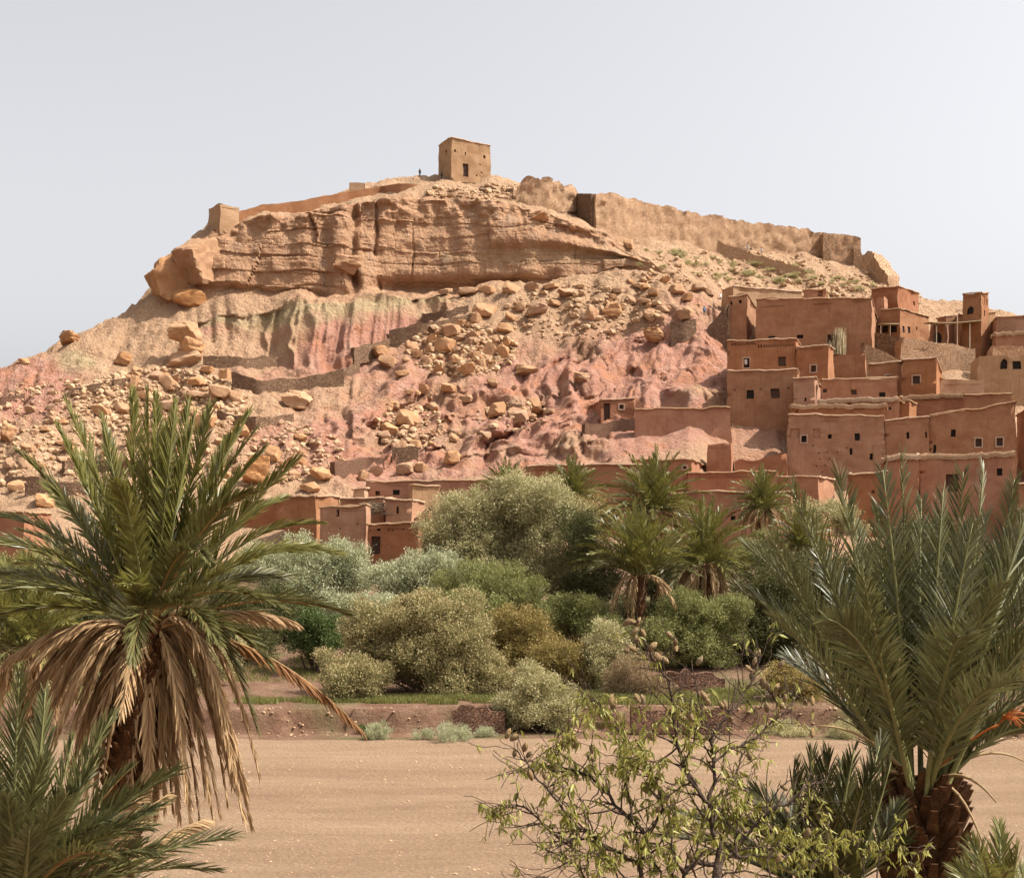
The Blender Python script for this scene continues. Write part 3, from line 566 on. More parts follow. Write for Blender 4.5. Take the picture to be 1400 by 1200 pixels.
# ------------------------------------------------------------------ mud houses
def house(name, label, xL, xR, topL, topR, bot, a=18, xS=None, d=7., Y=None, mat='brown', batter=.03, openings=(), cope='line', ruin=.0, cat='house', topB=None, sink=2.6, door=(), group=None, cell=.75, sides=(), force=False):
    """front face between photo columns xL..xR; a (deg) turns it to face left (+) or right (-); xS = photo column where the visible side ends.
    openings: (cx, cy, w, h, kind) on the front, sides: the same on the visible side face"""
    A = rad(a); ca, sa = math.cos(A), math.sin(A)
    YL = Y if Y is not None else on_hill((xL + xR) / 2, bot)[1] - .8 + ((xR - xL) / 2 * 170 / F) * math.tan(A)
    if not force: YL = min(YL, on_hill((xL + xR) / 2, bot)[1] + .4 + ((xR - xL) / 2 * 170 / F) * math.tan(A))
    P0 = np.array([(xL - HX) * YL / F, YL]); t = np.array([ca, -sa]); nb = np.array([sa, ca])     # nb: backwards
    k = (xR - HX) / F; w = (k * P0[1] - P0[0]) / (ca + k * sa); P1 = P0 + t * w
    if xS is not None:
        ks = (xS - HX) / F; E = P1 if xS > xR else P0
        d = min(max((ks * E[1] - E[0]) / (sa - ks * ca), 1.2), 22.)
    P2, P3 = P1 + nb * d, P0 + nb * d
    zof = lambda py_, Yv: HC + (HY - py_) * Yv / F
    zb = zof(bot, max(P0[1], P1[1])) - sink
    zt = [zof(topL, P0[1]), zof(topR, P1[1])]
    zB = [zt[1], zt[0]] if topB is None else [zof(topB, P2[1] if xS is None or xS > xR else P3[1])] * 2
    Z = [zt[0], zt[1], zB[0], zB[1]]; C = [P0, P1, P2, P3]; cen = (P0 + P1 + P2 + P3) / 4
    org = np.array([*((P0 + P1) / 2), zb])
    Hm = max(Z) - zb
    def warp(V):                         # batter, then uneven hand-laid surface
        V = V.copy(); v = np.clip((V[:, 2] - zb) / Hm, 0, 1)
        V[:, :2] = cen + (V[:, :2] - cen) * (1 - batter * v ** 1.3)[:, None]
        return V
    wall = Geo(); winds = []
    faces4 = [(0, 1), (1, 2), (2, 3), (3, 0)]
    vis = 1 if (xS is None or xS > xR) else 3
    tris = []
    for fi, (i, j) in enumerate(faces4):
        Pa, Pb = C[i], C[j]; L = np.linalg.norm(Pb - Pa); tv_ = (Pb - Pa) / L; nin = np.array([-tv_[1], tv_[0]])   # inward (ccw loop seen from above)
        if np.dot(cen - Pa, nin) < 0: nin = -nin
        ops = []
        for (cx, cy, ww, hh, kind) in (openings if fi == 0 else sides if fi == vis else ()):
            kk = (cx - HX) / F; u = (kk * Pa[1] - Pa[0]) / (tv_[0] - kk * tv_[1]); pp = Pa + tv_ * u
            s_ = pp[1] / F; z_ = zof(cy, pp[1]); fw = ww * s_ / max(abs(tv_[0]), .25); fh = hh * s_
            u0, u1 = max(u - fw / 2, .12), min(u + fw / 2, L - .12)
            if u1 - u0 > .06: ops.append((u0, u1, z_ - fh / 2, z_ + fh / 2, kind))
        us = np.unique(np.round(np.concatenate([np.linspace(0, L, max(int(L / cell), 2) + 1)] + [[o[0], o[1]] for o in ops]), 3))
        us = us[np.concatenate([[True], np.diff(us) > .02])]; us[-1] = L
        zm = min(Z[i], Z[j]) - .25
        zr = np.linspace(0, 1, max(int((zm - zb) / cell), 3) + 1) * (zm - zb) + zb
        zs = np.unique(np.round(np.concatenate([zr] + [[o[2], o[3]] for o in ops if o[3] < zm]), 3)); zs = zs[np.concatenate([[True], np.diff(zs) > .02])]
        nu, nz = len(us), len(zs) + 1
        V = np.zeros((nu, nz, 3)); V[:, :, :2] = (Pa + us[:, None] * tv_)[:, None]; V[:, :-1, 2] = zs[None]
        V[:, -1, 2] = Z[i] + (Z[j] - Z[i]) * us / L
        if ruin: 
            rr_ = ruin * (fbm(np.concatenate([V[:, -1, :2], V[:, -1, 2:] * 0], 1) * .5, 3, 77) * 1.6 - .3)
            V[:, -1, 2] += np.minimum(rr_, .6); V[:, :-1, 2] = np.minimum(V[:, :-1, 2], V[:, -1:, 2] - .02)
        Q = []
        for p in range(nu - 1):
            for q in range(nz - 1):
                um, zmid = (us[p] + us[p + 1]) / 2, (V[p, q, 2] + V[p, q + 1, 2]) / 2
                if q < nz - 2 and any(o[0] - .01 < um < o[1] + .01 and o[2] - .01 < zmid < o[3] + .01 for o in ops): continue
                b_ = p * nz + q; Q.append((b_, b_ + nz, b_ + nz + 1, b_ + 1))
        wall.add(warp(V.reshape(-1, 3)), Q)
        for (u0, u1, z0, z1, kind) in ops:
            dep = .16 if kind == 'niche' else .32
            c4 = np.array([[*(Pa + tv_ * u0), z0], [*(Pa + tv_ * u1), z0], [*(Pa + tv_ * u1), z1], [*(Pa + tv_ * u0), z1]])
            bk = c4 + np.array([*(nin * dep), 0])
            R = warp(np.concatenate([c4, bk])); Qr = [(0, 1, 5, 4), (1, 2, 6, 5), (2, 3, 7, 6), (3, 0, 4, 7)]
            if kind in ('niche', 'hole'): Qr.append((4, 5, 6, 7))
            wall.add(R, Qr)
            if kind == 'arch':           # pointed head: two spandrels of wall across the opening's upper corners
                m_ = (c4[2] + c4[3]) / 2; h_ = (z1 - z0) * .45
                for s0, e_ in ((c4[3], tv_), (c4[2], -tv_)):
                    wq = (u1 - u0) / 2
                    S = np.array([s0, s0 - (0, 0, h_), s0 - (0, 0, h_ * .45) + np.array([*(e_ * wq * .35), 0]), m_]) + np.array([*(nin * .015), 0])
                    wall.add(warp(S), None, [(0, 1, 2), (0, 2, 3)])
            if kind not in ('niche', 'hole'): winds.append((R, u1 - u0, z1 - z0, tv_, nin, kind))
    # flat roof a little below the parapet
    zr_ = min(Z) - .45
    wall.add(warp(np.array([[*c, zr_] for c in C])), [(0, 1, 2, 3)])
    V = np.concatenate(wall.V); 
    V[:, :2] += np.stack([fbm(V * .55, 3, 61), fbm(V * .55 + 9, 3, 62)], 1) * .22
    wall.V = [V - org]
    r = root(name, org, label, cat, group)
    me = wall.mesh('wall', mats=[M_MUD[mat]]); 
    bm = bmesh.new(); bm.from_mesh(me); bmesh.ops.remove_doubles(bm, verts=bm.verts, dist=.012); bmesh.ops.recalc_face_normals(bm, faces=bm.faces); bm.to_mesh(me); bm.free(); me.set_sharp_from_angle(angle=rad(38))
    link('wall', me, r)
    if cope:
        g = Geo(); th, hh_, nz_ = (.2, .16, .07) if cope == 'line' else (.26, .36, .2)
        for fi, (i, j) in enumerate(faces4):
            Pa, Pb = C[i], C[j]; L = np.linalg.norm(Pb - Pa); n = max(int(L / .28), 2); s = np.linspace(0, 1, n + 1)
            tv_ = (Pb - Pa) / L; nin = np.array([-tv_[1], tv_[0]]); nin = nin if np.dot(cen - Pa, nin) > 0 else -nin
            B = np.concatenate([Pa + s[:, None] * (Pb - Pa), (Z[i] + (Z[j] - Z[i]) * s)[:, None]], 1)
            W_ = warp(B); nn = np.array([*nin, 0]); e = fbm(B * 2.1, 2, 5)[:, None]; e2 = fbm(B * .4, 2, 15)[:, None]
            W_ = W_ + (0, 0, 1) * e2 * .22
            prof = [(-th * .8, -hh_ * (.6 if cope == 'line' else 1.)), (-th, 0.), (-th * .6, hh_ * .7), (th * .6, hh_ * .8), (th * 1.3, -hh_ * .3)]
            R = np.stack([W_ + nn * o_ + np.array([0, 0, 1.]) * (z_ + e * nz_) for o_, z_ in prof], 1)
            m = 5; a_ = (np.arange(n)[:, None] * m + np.arange(m)[None]); b_ = (np.arange(n)[:, None] * m + (np.arange(m)[None] + 1) % m)
            g.add(R.reshape(-1, 3) - org, np.stack([a_, a_ + m, b_ + m, b_], -1).reshape(-1, 4), [(0, 1, 2), (0, 2, 3), (0, 3, 4)] + [(n * m, n * m + 2, n * m + 1), (n * m, n * m + 3, n * m + 2), (n * m, n * m + 4, n * m + 3)])
        link('coping', g.mesh('coping', mats=[M_COPE], sharp=50), r)
    for (R, uw, zh, tv_, nin, kind) in winds:
        f, bk = R[:4] - org, R[4:] - org; t3 = np.array([*tv_, 0]); n3 = np.array([*nin, 0]); up = np.array([0, 0, 1.])
        mm = {'blue': M_BLUE, 'door': M_DOOR, 'shut': M_PANE, 'frame': M_PANE}.get(kind, M_DARK)
        g = Geo(); g.add(bk - n3 * .01, [(0, 1, 2, 3)])
        ctr = bk.mean(0)
        if kind != 'arch' and uw > .35:
            g.box(ctr - n3 * .05, (.05, .06, zh), np.array([t3, n3, up]))
            g.box(ctr - n3 * .04, (uw, .05, .05), np.array([t3, n3, up]))
        pw = link('door' if kind == 'door' else 'window', g.mesh('window', smooth=False, mats=[mm]), r)
        if kind in ('frame', 'white', 'framew'):
            g = Geo(); fc = f.mean(0); ax = np.array([t3, n3, up]); b_ = .16
            for sx in (-1, 1): g.box(fc + t3 * sx * (uw / 2 + b_ / 2) - n3 * .02, (b_, .16, zh + 2 * b_), ax)
            for sz in (-1, 1): g.box(fc + up * sz * (zh / 2 + b_ / 2) - n3 * .023, (uw - .006, .155, b_), ax)
            link('window_frame', g.mesh('window_frame', smooth=False, mats=[M_PALEF]), pw)
        if kind == 'white':
            g = Geo(); g.box(ctr - n3 * .22 + up * zh * .12 - t3 * uw * .12, (uw * .5, .05, zh * .55), np.array([t3, n3, up])); link('hanging_cloth', g.mesh('hanging_cloth', mats=[M_WHITE]), pw)
    return r
def holes(*xy, s=2.0): return [(x, y, s, s, 'hole') for x, y in xy]

# hilltop
house('granary_tower', 'tan square granary tower alone on the hilltop', 617, 671, 187, 199, 243, a=-24, xS=599, Y=268, mat='tan', batter=.035, cat='tower', sink=1.5,
      openings=[(636.5, 232.5, 7.5, 18, 'door'), (622, 206, 2.5, 3.5, 'dark'), (636, 210, 2, 5, 'dark'), (662.5, 214.5, 2.5, 4.5, 'dark')] + holes((656, 225), (659, 236), (651, 240)), sides=[(609, 207, 2, 4, 'dark')])
house('corner_bastion', 'small square mud bastion at the left end of the hilltop rampart', 301, 327, 277, 283, 306, a=-34, xS=284, mat='tan', cope=None, ruin=.25, cat='bastion', Y=243, batter=.05)
# upper village
house('long_hall', 'largest plain windowless brown house high in the village', 1032, 1193, 408, 407, 478, a=17, xS=1206, Y=218, mat='brown', openings=[(1140, 467, 16, 20, 'door'), (1055, 461, 9, 4, 'dark'), (1094, 460, 8, 5, 'dark')], ruin=.15)
house('rear_range', 'low sunlit wall building behind the largest brown house', 1002, 1098, 391, 399, 425, a=-20, Y=231, d=4, mat='tan')
house('ruined_house', 'ruined brown house with two small holes at the left end of the largest house', 996, 1021, 405, 402, 466, a=16, xS=1034, Y=221, mat='brown', openings=[(1000, 414, 3, 5, 'dark'), (1012, 412, 3, 5, 'dark')], ruin=.5)
house('ruined_wall_house', 'sloping ruined mud wall beside the pink rock at the village top', 968, 997, 442, 412, 470, a=14, d=3, Y=222, mat='stoned', ruin=.6, cope=None)
house('roof_hut', 'small roof hut behind the largest brown house', 1098, 1128, 396, 394, 412, a=15, xS=1136, Y=226, mat='brown', openings=[(1121, 400, 6, 6, 'hole')])
house('corner_house', 'tall plain two-storey house at the top right of the village', 1190, 1228, 395, 392, 440, a=42, xS=1257, Y=236, mat='red', sides=[(1251, 415, 3, 6, 'dark')])
house('parapet_stub', 'little wall stub in front of the tall top house', 1198, 1209, 407, 405, 424, a=30, xS=1214, Y=231, mat='red', cope=None)
house('tea_house', 'house with blue shutters and a row of dark openings under a reed awning', 1204, 1230, 424, 421, 468, a=44, xS=1271, Y=227, mat='brown', topB=433, openings=[(1208, 450, 8, 9, 'dark'), (1220, 450, 8, 9, 'dark')], sides=[(1235, 450, 6, 9, 'blue'), (1243, 451, 5, 9, 'blue'), (1254, 449, 3, 5, 'blue')])
house('stone_terrace', 'pale dry stone retaining wall under the house with blue shutters', 1232, 1335, 461, 474, 508, a=-6, xS=1170, Y=216, mat='stone', cope=None, ruin=.35, cat='terrace wall', batter=.02)
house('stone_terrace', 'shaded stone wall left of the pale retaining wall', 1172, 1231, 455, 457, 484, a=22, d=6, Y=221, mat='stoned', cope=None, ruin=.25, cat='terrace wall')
house('arched_hut', 'low mud hut with a blind arch beside the reed shade', 1271, 1292, 443, 441, 472, a=30, xS=1297, Y=225, mat='brown', openings=[(1281, 461, 10, 15, 'arch')], cope=None, ruin=.2)
house('court_house', 'sunlit house behind the reed shade', 1293, 1318, 432, 431, 470, a=-14, xS=1280, Y=235, mat='brown', openings=[(1318, 458, 1, 1, 'hole')])
house('minaret_base_house', 'house tucked against the left foot of the square tower', 1312, 1333, 430, 432, 478, a=8, d=5, Y=227, mat='brown', openings=[(1324, 460, 5, 6, 'dark')])
house('square_tower', 'slender square tower with an arched opening on the right skyline', 1315, 1342, 403, 400, 480, a=44, xS=1353, Y=223, mat='brown', batter=.10, cat='tower', openings=[(1325.5, 424, 7, 11, 'arch')], sides=[(1345, 413, 1.6, 9, 'niche'), (1348, 413, 1.6, 9, 'niche'), (1351, 413, 1.4, 9, 'niche'), (1347, 428, 2.5, 8, 'dark')], topB=401)
house('sunlit_wing', 'narrow sunlit wing right of the square tower', 1350, 1362, 427, 426, 485, a=-22, d=8, Y=224, mat='tan')
house('terrace_house', 'plain house with a long flat roof at the right edge behind the tower', 1362, 1440, 433, 428, 475, a=12, d=9, Y=219, mat='brown')
house('courtyard_wall', 'low wall with rounded pale ends at the right edge', 1360, 1430, 456, 452, 490, a=9, d=3, Y=213, mat='red', cope='fringe', cat='wall')
house('rubble_bank', 'broken rubble wall below the right edge courtyard', 1356, 1430, 473, 470, 500, a=5, d=4, Y=208, mat='stone', cope=None, ruin=.6, cat='wall')
house('arched_house', 'tan house with two arched windows at the right edge', 1336, 1440, 487, 484, 540, a=10, d=8, Y=203, mat='tan', openings=[(1372, 497, 9, 15, 'arch'), (1390, 499, 11, 11, 'dark')], cope=None)
house('collapsed_wall', 'collapsed slanting rubble wall in the middle of the upper village', 1178, 1236, 468, 494, 505, a=12, d=5, Y=213, mat='stone', cope=None, ruin=.5, cat='wall')
house('lower_bank_wall', 'low curved mud wall under the rock ledges at the right', 1285, 1346, 517, 520, 545, a=8, d=4, Y=198, mat='tan', cope=None, ruin=.35, cat='wall')
house('plain_wall', 'plain mud wall in the shaded court behind the orange houses', 1138, 1184, 488, 482, 520, a=14, d=4, Y=206, mat='brown', cope=None, ruin=.3, cat='wall')
# middle village
house('frieze_house', 'orange house with a row of small niches under its roof edge', 993, 1090, 466, 462, 520, a=16, xS=1102, Y=199, mat='orange', openings=[(1020, 496, 8, 13, 'white'), (1069, 494, 9, 13, 'shut')] + [(1000 + 3.75 * i, 471, 2.0, 4.0, 'niche') for i in range(24)])
house('square_house', 'orange square house right of the niche frieze house', 1089, 1133, 474, 471, 525, a=22, xS=1141, Y=196, mat='orange', openings=[(1112, 504, 7, 9, 'frame')])
house('two_window_house', 'brown house with two square dark windows beside the pink rock', 993, 1091, 508, 505, 584, a=14, xS=1096, Y=192, force=True, mat='brown', openings=[(1025.5, 539, 10, 12, 'dark'), (1060, 537.5, 11, 13, 'shut')] + holes((1003, 533), (1040, 532), (1078, 530)))
house('stair_block', 'narrow mud block stepping down beside the house with two square windows', 1084, 1115, 517, 516, 560, a=16, xS=1124, Y=185.5, mat='brown', openings=[(1100, 546, 2.5, 5, 'dark')])
house('three_window_house', 'wide low orange house with three small windows in the village middle', 1122, 1228, 519, 516, 556, a=13, xS=1233, Y=186, mat='orange', ruin=.25, openings=[(1127, 534, 5, 5, 'shut'), (1166, 536, 7, 7, 'shut'), (1207, 540, 8, 8, 'dark')])
house('framed_window_house', 'tall orange house with one large pale framed window', 1232, 1280, 491, 488, 548, a=20, xS=1289, Y=190, mat='orange', batter=.06, openings=[(1252.5, 519, 9, 11, 'frame')])
house('side_house', 'lower left wing of the house with the large pale framed window', 1188, 1233, 497, 495, 545, a=14, d=6, Y=193, mat='orange', openings=[(1214, 515, 6, 4, 'frame')])
house('shaded_wall', 'long shaded wall behind the main fortress roof', 1231, 1345, 543, 540, 575, a=12, d=4, Y=184, mat='red', cope='fringe', ruin=.3, cat='wall')
house('stub_house', 'small sunlit stub house on the main fortress roof', 1229, 1242, 549, 548, 580, a=34, xS=1253, Y=181, mat='orange', ruin=.3)
house('fringed_wall', 'upper parapet wall with straw fringe and three slits', 1118, 1230, 548, 546, 580, a=14, d=3, Y=183, mat='brown', cope='fringe', cat='wall', openings=[(1161, 553, 2, 4, 'dark'), (1190, 553, 2, 4, 'dark'), (1217, 558, 3, 4, 'dark')])
house('fringed_wall', 'lower parapet wall with a straw fringe and a rounded right end', 1079, 1213, 556, 554, 590, a=14, d=2.5, Y=179.5, mat='brown', cope='fringe', cat='wall', openings=[(1089, 562, 2, 4, 'dark')])
house('fortress_house', 'massive brown fortress house with blind arches and slit windows', 1074, 1212, 567, 568, 655, a=14, d=9, Y=176, mat='brown', batter=.06, openings=[(1097.5, 600, 7, 9, 'framew'), (1134, 596.5, 4.5, 6, 'dark'), (1173, 597, 6.5, 10, 'dark'), (1164, 617, 3.5, 9, 'dark'), (1193, 624, 4, 9, 'dark')] + [(1084.5, 592, 11, 13, 'niche'), (1116, 592, 11, 13, 'niche')] + holes((1110, 609), (1118, 619), (1131, 618), (1121, 627), (1133, 627), (1116, 637), (1128, 636), (1158, 612), (1145, 618), (1123, 645)))
house('fortress_wing', 'middle wing of the fortress house with a thin slit window', 1209, 1271, 575, 570, 655, a=12, d=8, Y=173.5, mat='brown', openings=[(1241, 595, 3.5, 9, 'dark'), (1266.5, 594, 2.5, 8, 'dark')])
house('kasbah_house', 'tall kasbah house with two pale framed windows side by side', 1269, 1391, 569, 549, 655, a=13, xS=1399, Y=173, mat='brown', batter=.04, openings=[(1303, 592, 6.5, 10, 'dark'), (1277, 614, 3.5, 12, 'dark'), (1338, 605, 8, 11, 'frame'), (1367.5, 604, 8, 11, 'frame')])
house('roof_room', 'low roof room on top of the kasbah with two framed windows', 1318, 1384, 540, 537, 565, a=13, xS=1392, Y=178, mat='orange')
house('lower_kasbah', 'fringed lower house with a small square window behind the right palm', 1256, 1388, 624, 621, 740, a=13, xS=1394, Y=163, mat='red', cope='fringe', openings=[(1368, 645, 7, 10, 'dark'), (1302, 660, 16, 24, 'door')])
house('fringed_annex', 'rounded fringed annex left of the lower house behind the right palm', 1212, 1257, 626, 622, 740, a=10, d=7, Y=166, mat='red', cope='fringe', ruin=.1)
house('low_annex', 'low red annex under the fortress house', 1163, 1214, 647, 645, 740, a=10, d=6, Y=167, mat='red', openings=[(1194, 672, 4, 5, 'hole')])
house('edge_house', 'red house cut by the right edge of the photo', 1392, 1480, 662, 660, 760, a=10, d=7, Y=161, mat='red')
house('edge_house', 'tall brown house beyond the right edge, top level with the fortress', 1404, 1500, 560, 556, 660, a=10, d=8, Y=176, mat='brown')
# walls and huts in front
house('rock_hut', 'tiny red hut with a plank door built against the pink rock', 822, 868, 547, 545, 580, a=-8, xS=801, Y=197, mat='red', openings=[(830, 563, 9, 24, 'door'), (850, 556, 6, 6, 'frame')])
house('step_wall', 'stepped wall end beside the tiny hut', 868, 880, 541, 553, 580, a=6, d=2, Y=195.5, mat='red', cope=None, cat='wall')
house('compound_wall', 'long reddish stone compound wall below the pink mounds', 867, 1000, 558, 557, 592, a=5, d=3, Y=188, force=True, mat='red', cope='line', cat='wall')
house('ruined_gable', 'ruined shaded wall with a sunlit edge below the fortress corner', 967, 1000, 607, 605, 648, a=14, xS=1004, Y=171, mat='red', cope=None, ruin=.2)
house('shadow_wall', 'low crumbling wall in the hollow left of the fortress corner', 1004, 1076, 628, 618, 660, a=12, d=4, Y=173, mat='red', cope=None, ruin=.5, cat='wall')
house('long_front_house', 'long windowless red house below the pink slope in the middle', 718, 890, 637, 634, 740, a=9, d=8, Y=160, mat='red')
house('small_window_house', 'low house with one tiny window and a sunlit right end', 862, 947, 629, 627, 700, a=14, xS=968, Y=165, mat='red', openings=[(937, 639, 5, 4, 'frame')])
house('stepped_house', 'red house with a flat roof left of the one with the sunlit end wall', 938, 1064, 647, 644, 740, a=10, d=8, Y=157, mat='red')
house('sunlit_end_house', 'red house with a broad sunlit end wall beside the palms', 1060, 1119, 651, 652, 740, a=30, xS=1142, Y=156, mat='orange')
house('low_front_house', 'lowest red house behind the middle palms with a thin sunlit right edge', 900, 1084, 673, 672, 760, a=13, xS=1094, Y=151, mat='red', openings=[(1003, 708, 6, 6, 'dark')])
# low houses in the middle left
house('left_low_house', 'leftmost low mud house of the cluster above the grey-green trees', 388, 432, 678, 677, 745, a=24, xS=465, Y=161, mat='brown')
house('slit_house', 'low mud house with one slit window and a white waterspout', 437, 500, 693, 690, 765, a=20, xS=507, Y=156, mat='brown', openings=[(462, 700, 4, 9, 'dark')] + holes((488, 716), (466, 722)))
house('door_house', 'low mud house with a plank door and a row of small holes', 502, 573, 717, 714, 775, a=12, xS=577, Y=152, mat='red', openings=[(513, 745, 13, 24, 'door'), (517, 724, 5, 3, 'dark')] + holes((505, 725), (530, 725), (536, 725), (551, 723)))
house('balcony_house', 'small house with a brushwood balcony between the low houses', 464, 525, 681, 680, 720, a=10, d=6, Y=162, mat='brown')
house('back_room', 'small back room right of the brushwood balcony', 526, 563, 682, 684, 722, a=14, d=5, Y=159, mat='brown', openings=[(544, 697, 3, 10, 'dark')])
house('pale_tower', 'pale sunlit mud tower with an overhanging cap among the low houses', 564, 602, 663, 664, 712, a=-22, xS=561, Y=163, mat='tan', batter=.04, cat='tower')
house('long_back_house', 'long brown house behind the low cluster with two small windows', 497, 722, 659, 655, 720, a=6, d=6, Y=168, mat='red', openings=[(515, 674, 6, 6, 'shut'), (540, 673, 9, 7, 'dark')])
house('chimney_hut', 'tiny square rooftop hut left of the long brown house', 482, 498, 669, 668, 690, a=8, d=2.5, Y=165, mat='tan', cat='hut')
house('tower_foot', 'broken wall at the foot of the pale mud tower', 572, 596, 706, 690, 765, a=-16, xS=566, Y=155, mat='orange', ruin=.4, cope=None)
house('left_back_wall', 'thin mud wall left of the low mud houses', 330, 390, 684, 682, 730, a=8, d=3, Y=165, mat='red', cat='wall')
house('far_left_house', 'red mud house hidden by palm fronds at the left edge', -80, 34, 702, 700, 770, a=10, d=6, Y=160, mat='red')

# small fittings
def fit(name, label, cat, loc): return root(name, loc, label, cat)
p = at(1305, 470, 221); r = fit('pergola', 'reed shade roof on thin poles left of the square tower', 'sunshade', p)
g = Geo(); s_ = 221 / F
n_ = 14; X_ = np.linspace(-34, 33, n_) * s_
R = np.stack([np.stack([X_, np.full(n_, y_), (28 + dz - 2.2 * np.cos((np.arange(n_) / 13 - .3) * 3)) * s_ + 0 * X_], 1) for y_, dz in ((-1.5, 0), (3.2, 5), (3.2, 6.2), (-1.5, 1.2))], 1).reshape(-1, 3)
a_ = np.arange(n_ - 1)[:, None] * 4 + np.arange(4)[None]; b_ = np.arange(n_ - 1)[:, None] * 4 + (np.arange(4)[None] + 1) % 4
g.add(R, np.stack([a_, a_ + 4, b_ + 4, b_], -1).reshape(-1, 4)); link('reed_roof', g.mesh('reed_roof', mats=[M_REED]), r)
for x_, y_, h_ in ((0, -1.3, 37), (17, -1.3, 27), (-28, -1.2, 26), (30, 3, 33), (-20, 3, 33)):
    g = Geo(); g.tube([(x_ * s_, y_, -1.5), (x_ * s_ + .03, y_, h_ * s_)], .09, 6); link('pole', g.mesh('pole', mats=[M_POLE]), r)
p = at(1148, 476, 213); r = fit('reed_bundle', 'tall pale bundle of dry reeds standing beside the dark doorway', 'reeds', p)
g = Geo()
for _ in range(160):
    a0 = RNG.normal(size=2) * .35; hh = RNG.uniform(1.6, 3.2); top = a0 * 1.1 + RNG.normal(size=2) * .12
    g.tube([(a0[0], a0[1], -1), (top[0], top[1], hh)], [.05, .02], 3, False)
for _ in range(60):
    a0 = RNG.normal(size=2) * .4 + (-.75, -.2); g.tube([(a0[0], a0[1], -1), (a0[0] - .2, a0[1], RNG.uniform(.6, 1.3))], [.05, .02], 3, False)
link('reed_stalks', g.mesh('reed_stalks', mats=[M_REED]), r)
p = at(1214, 446, 226.2); r = fit('reed_awning', 'narrow reed awning over the dark openings of the house with blue shutters', 'awning', p)
g = Geo(); g.box((0, -.7, .15), (3.4, 1.5, .14)); link('awning_roof', g.mesh('awning_roof', mats=[M_REED]), r)
for x_ in (-1.5, 0, 1.5):
    g = Geo(); g.tube([(x_, -1.3, -1.6), (x_, -1.3, .1)], .07, 6); link('pole', g.mesh('pole', mats=[M_POLE]), r)
p = at(513, 697, 159.5); r = fit('brushwood_balcony', 'heap of brushwood and poles on the low houses, under a thin roof', 'brushwood', p)
g = Geo()
for _ in range(90):
    c0 = np.array([RNG.uniform(-1, 1), RNG.uniform(-.8, .4), RNG.uniform(-.6, .9)]); d0 = RNG.normal(size=3) * (.8, .4, .15); g.tube([c0 - d0, c0 + d0], .035, 3, False)
link('brushwood', g.mesh('brushwood', mats=[M_POLE]), r)
# ------------------------------------------------------------------ foliage materials
def leaf_mat(name, cols_, rough=.55, spec=.25, trans=.25, var=.5):
    t = NT(name); oi = t.n('ShaderNodeNewGeometry')
    c = t.ramp(oi.outputs['Random Per Island'], [(0, cols_[0]), (.5, cols_[1]), (1, cols_[2])])
    c = t.mix(t.fr(t.noise(t.coord(), var, 3), .38, .62, 0, .6), c, cols_[1])
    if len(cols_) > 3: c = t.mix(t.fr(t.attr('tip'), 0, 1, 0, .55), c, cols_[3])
    t.color(c); t.b.inputs['Roughness'].default_value = rough; t.b.inputs['Specular IOR Level'].default_value = spec
    tr = t.n('ShaderNodeBsdfTranslucent'); t.l(c, tr.inputs[0]); mx = t.n('ShaderNodeMixShader'); mx.inputs[0].default_value = trans
    t.l(t.b.outputs[0], mx.inputs[1]); t.l(tr.outputs[0], mx.inputs[2]); t.l(mx.outputs[0], t.out.inputs[0])
    return t.m
L_SAGE = leaf_mat('sage_tamarisk_leaves', [(0.211, 0.205, 0.081), (0.328, 0.308, 0.137), (0.445, 0.400, 0.201), (0.564, 0.467, 0.254)])
L_GREY = leaf_mat('grey_green_leaves', [(0.200, 0.214, 0.100), (0.319, 0.329, 0.169), (0.449, 0.447, 0.264), (0.544, 0.525, 0.337)])
L_TAN = leaf_mat('tamarisk_with_tan_plumes', [(0.154, 0.162, 0.057), (0.242, 0.236, 0.091), (0.342, 0.296, 0.133), (0.552, 0.404, 0.209)])
L_GOLD = leaf_mat('golden_olive_leaves', [(0.138, 0.130, 0.036), (0.232, 0.190, 0.059), (0.328, 0.247, 0.081), (0.401, 0.269, 0.091)])
L_GREEN = leaf_mat('fresh_green_leaves', [(0.040, 0.066, 0.016), (0.073, 0.109, 0.026), (0.119, 0.152, 0.043), (0.132, 0.165, 0.053)])
L_MIDG = leaf_mat('bluish_green_leaves', [(0.107, 0.128, 0.031), (0.194, 0.204, 0.060), (0.280, 0.266, 0.090), (0.321, 0.304, 0.117)])
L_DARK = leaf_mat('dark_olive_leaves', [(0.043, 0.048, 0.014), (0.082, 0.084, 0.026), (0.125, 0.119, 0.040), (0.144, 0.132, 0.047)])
L_DRY = leaf_mat('dry_straw_brush', [(0.192, 0.124, 0.060), (0.272, 0.188, 0.096), (0.344, 0.248, 0.136), (0.360, 0.264, 0.144)])
L_GRASS = leaf_mat('terrace_grass', [(0.112, 0.122, 0.028), (0.189, 0.182, 0.050), (0.274, 0.236, 0.075)])
M_BARK = rock_mat('grey_brown_bark', [(.07, .045, .03), (.12, .08, .055), (.19, .14, .10)], 6)

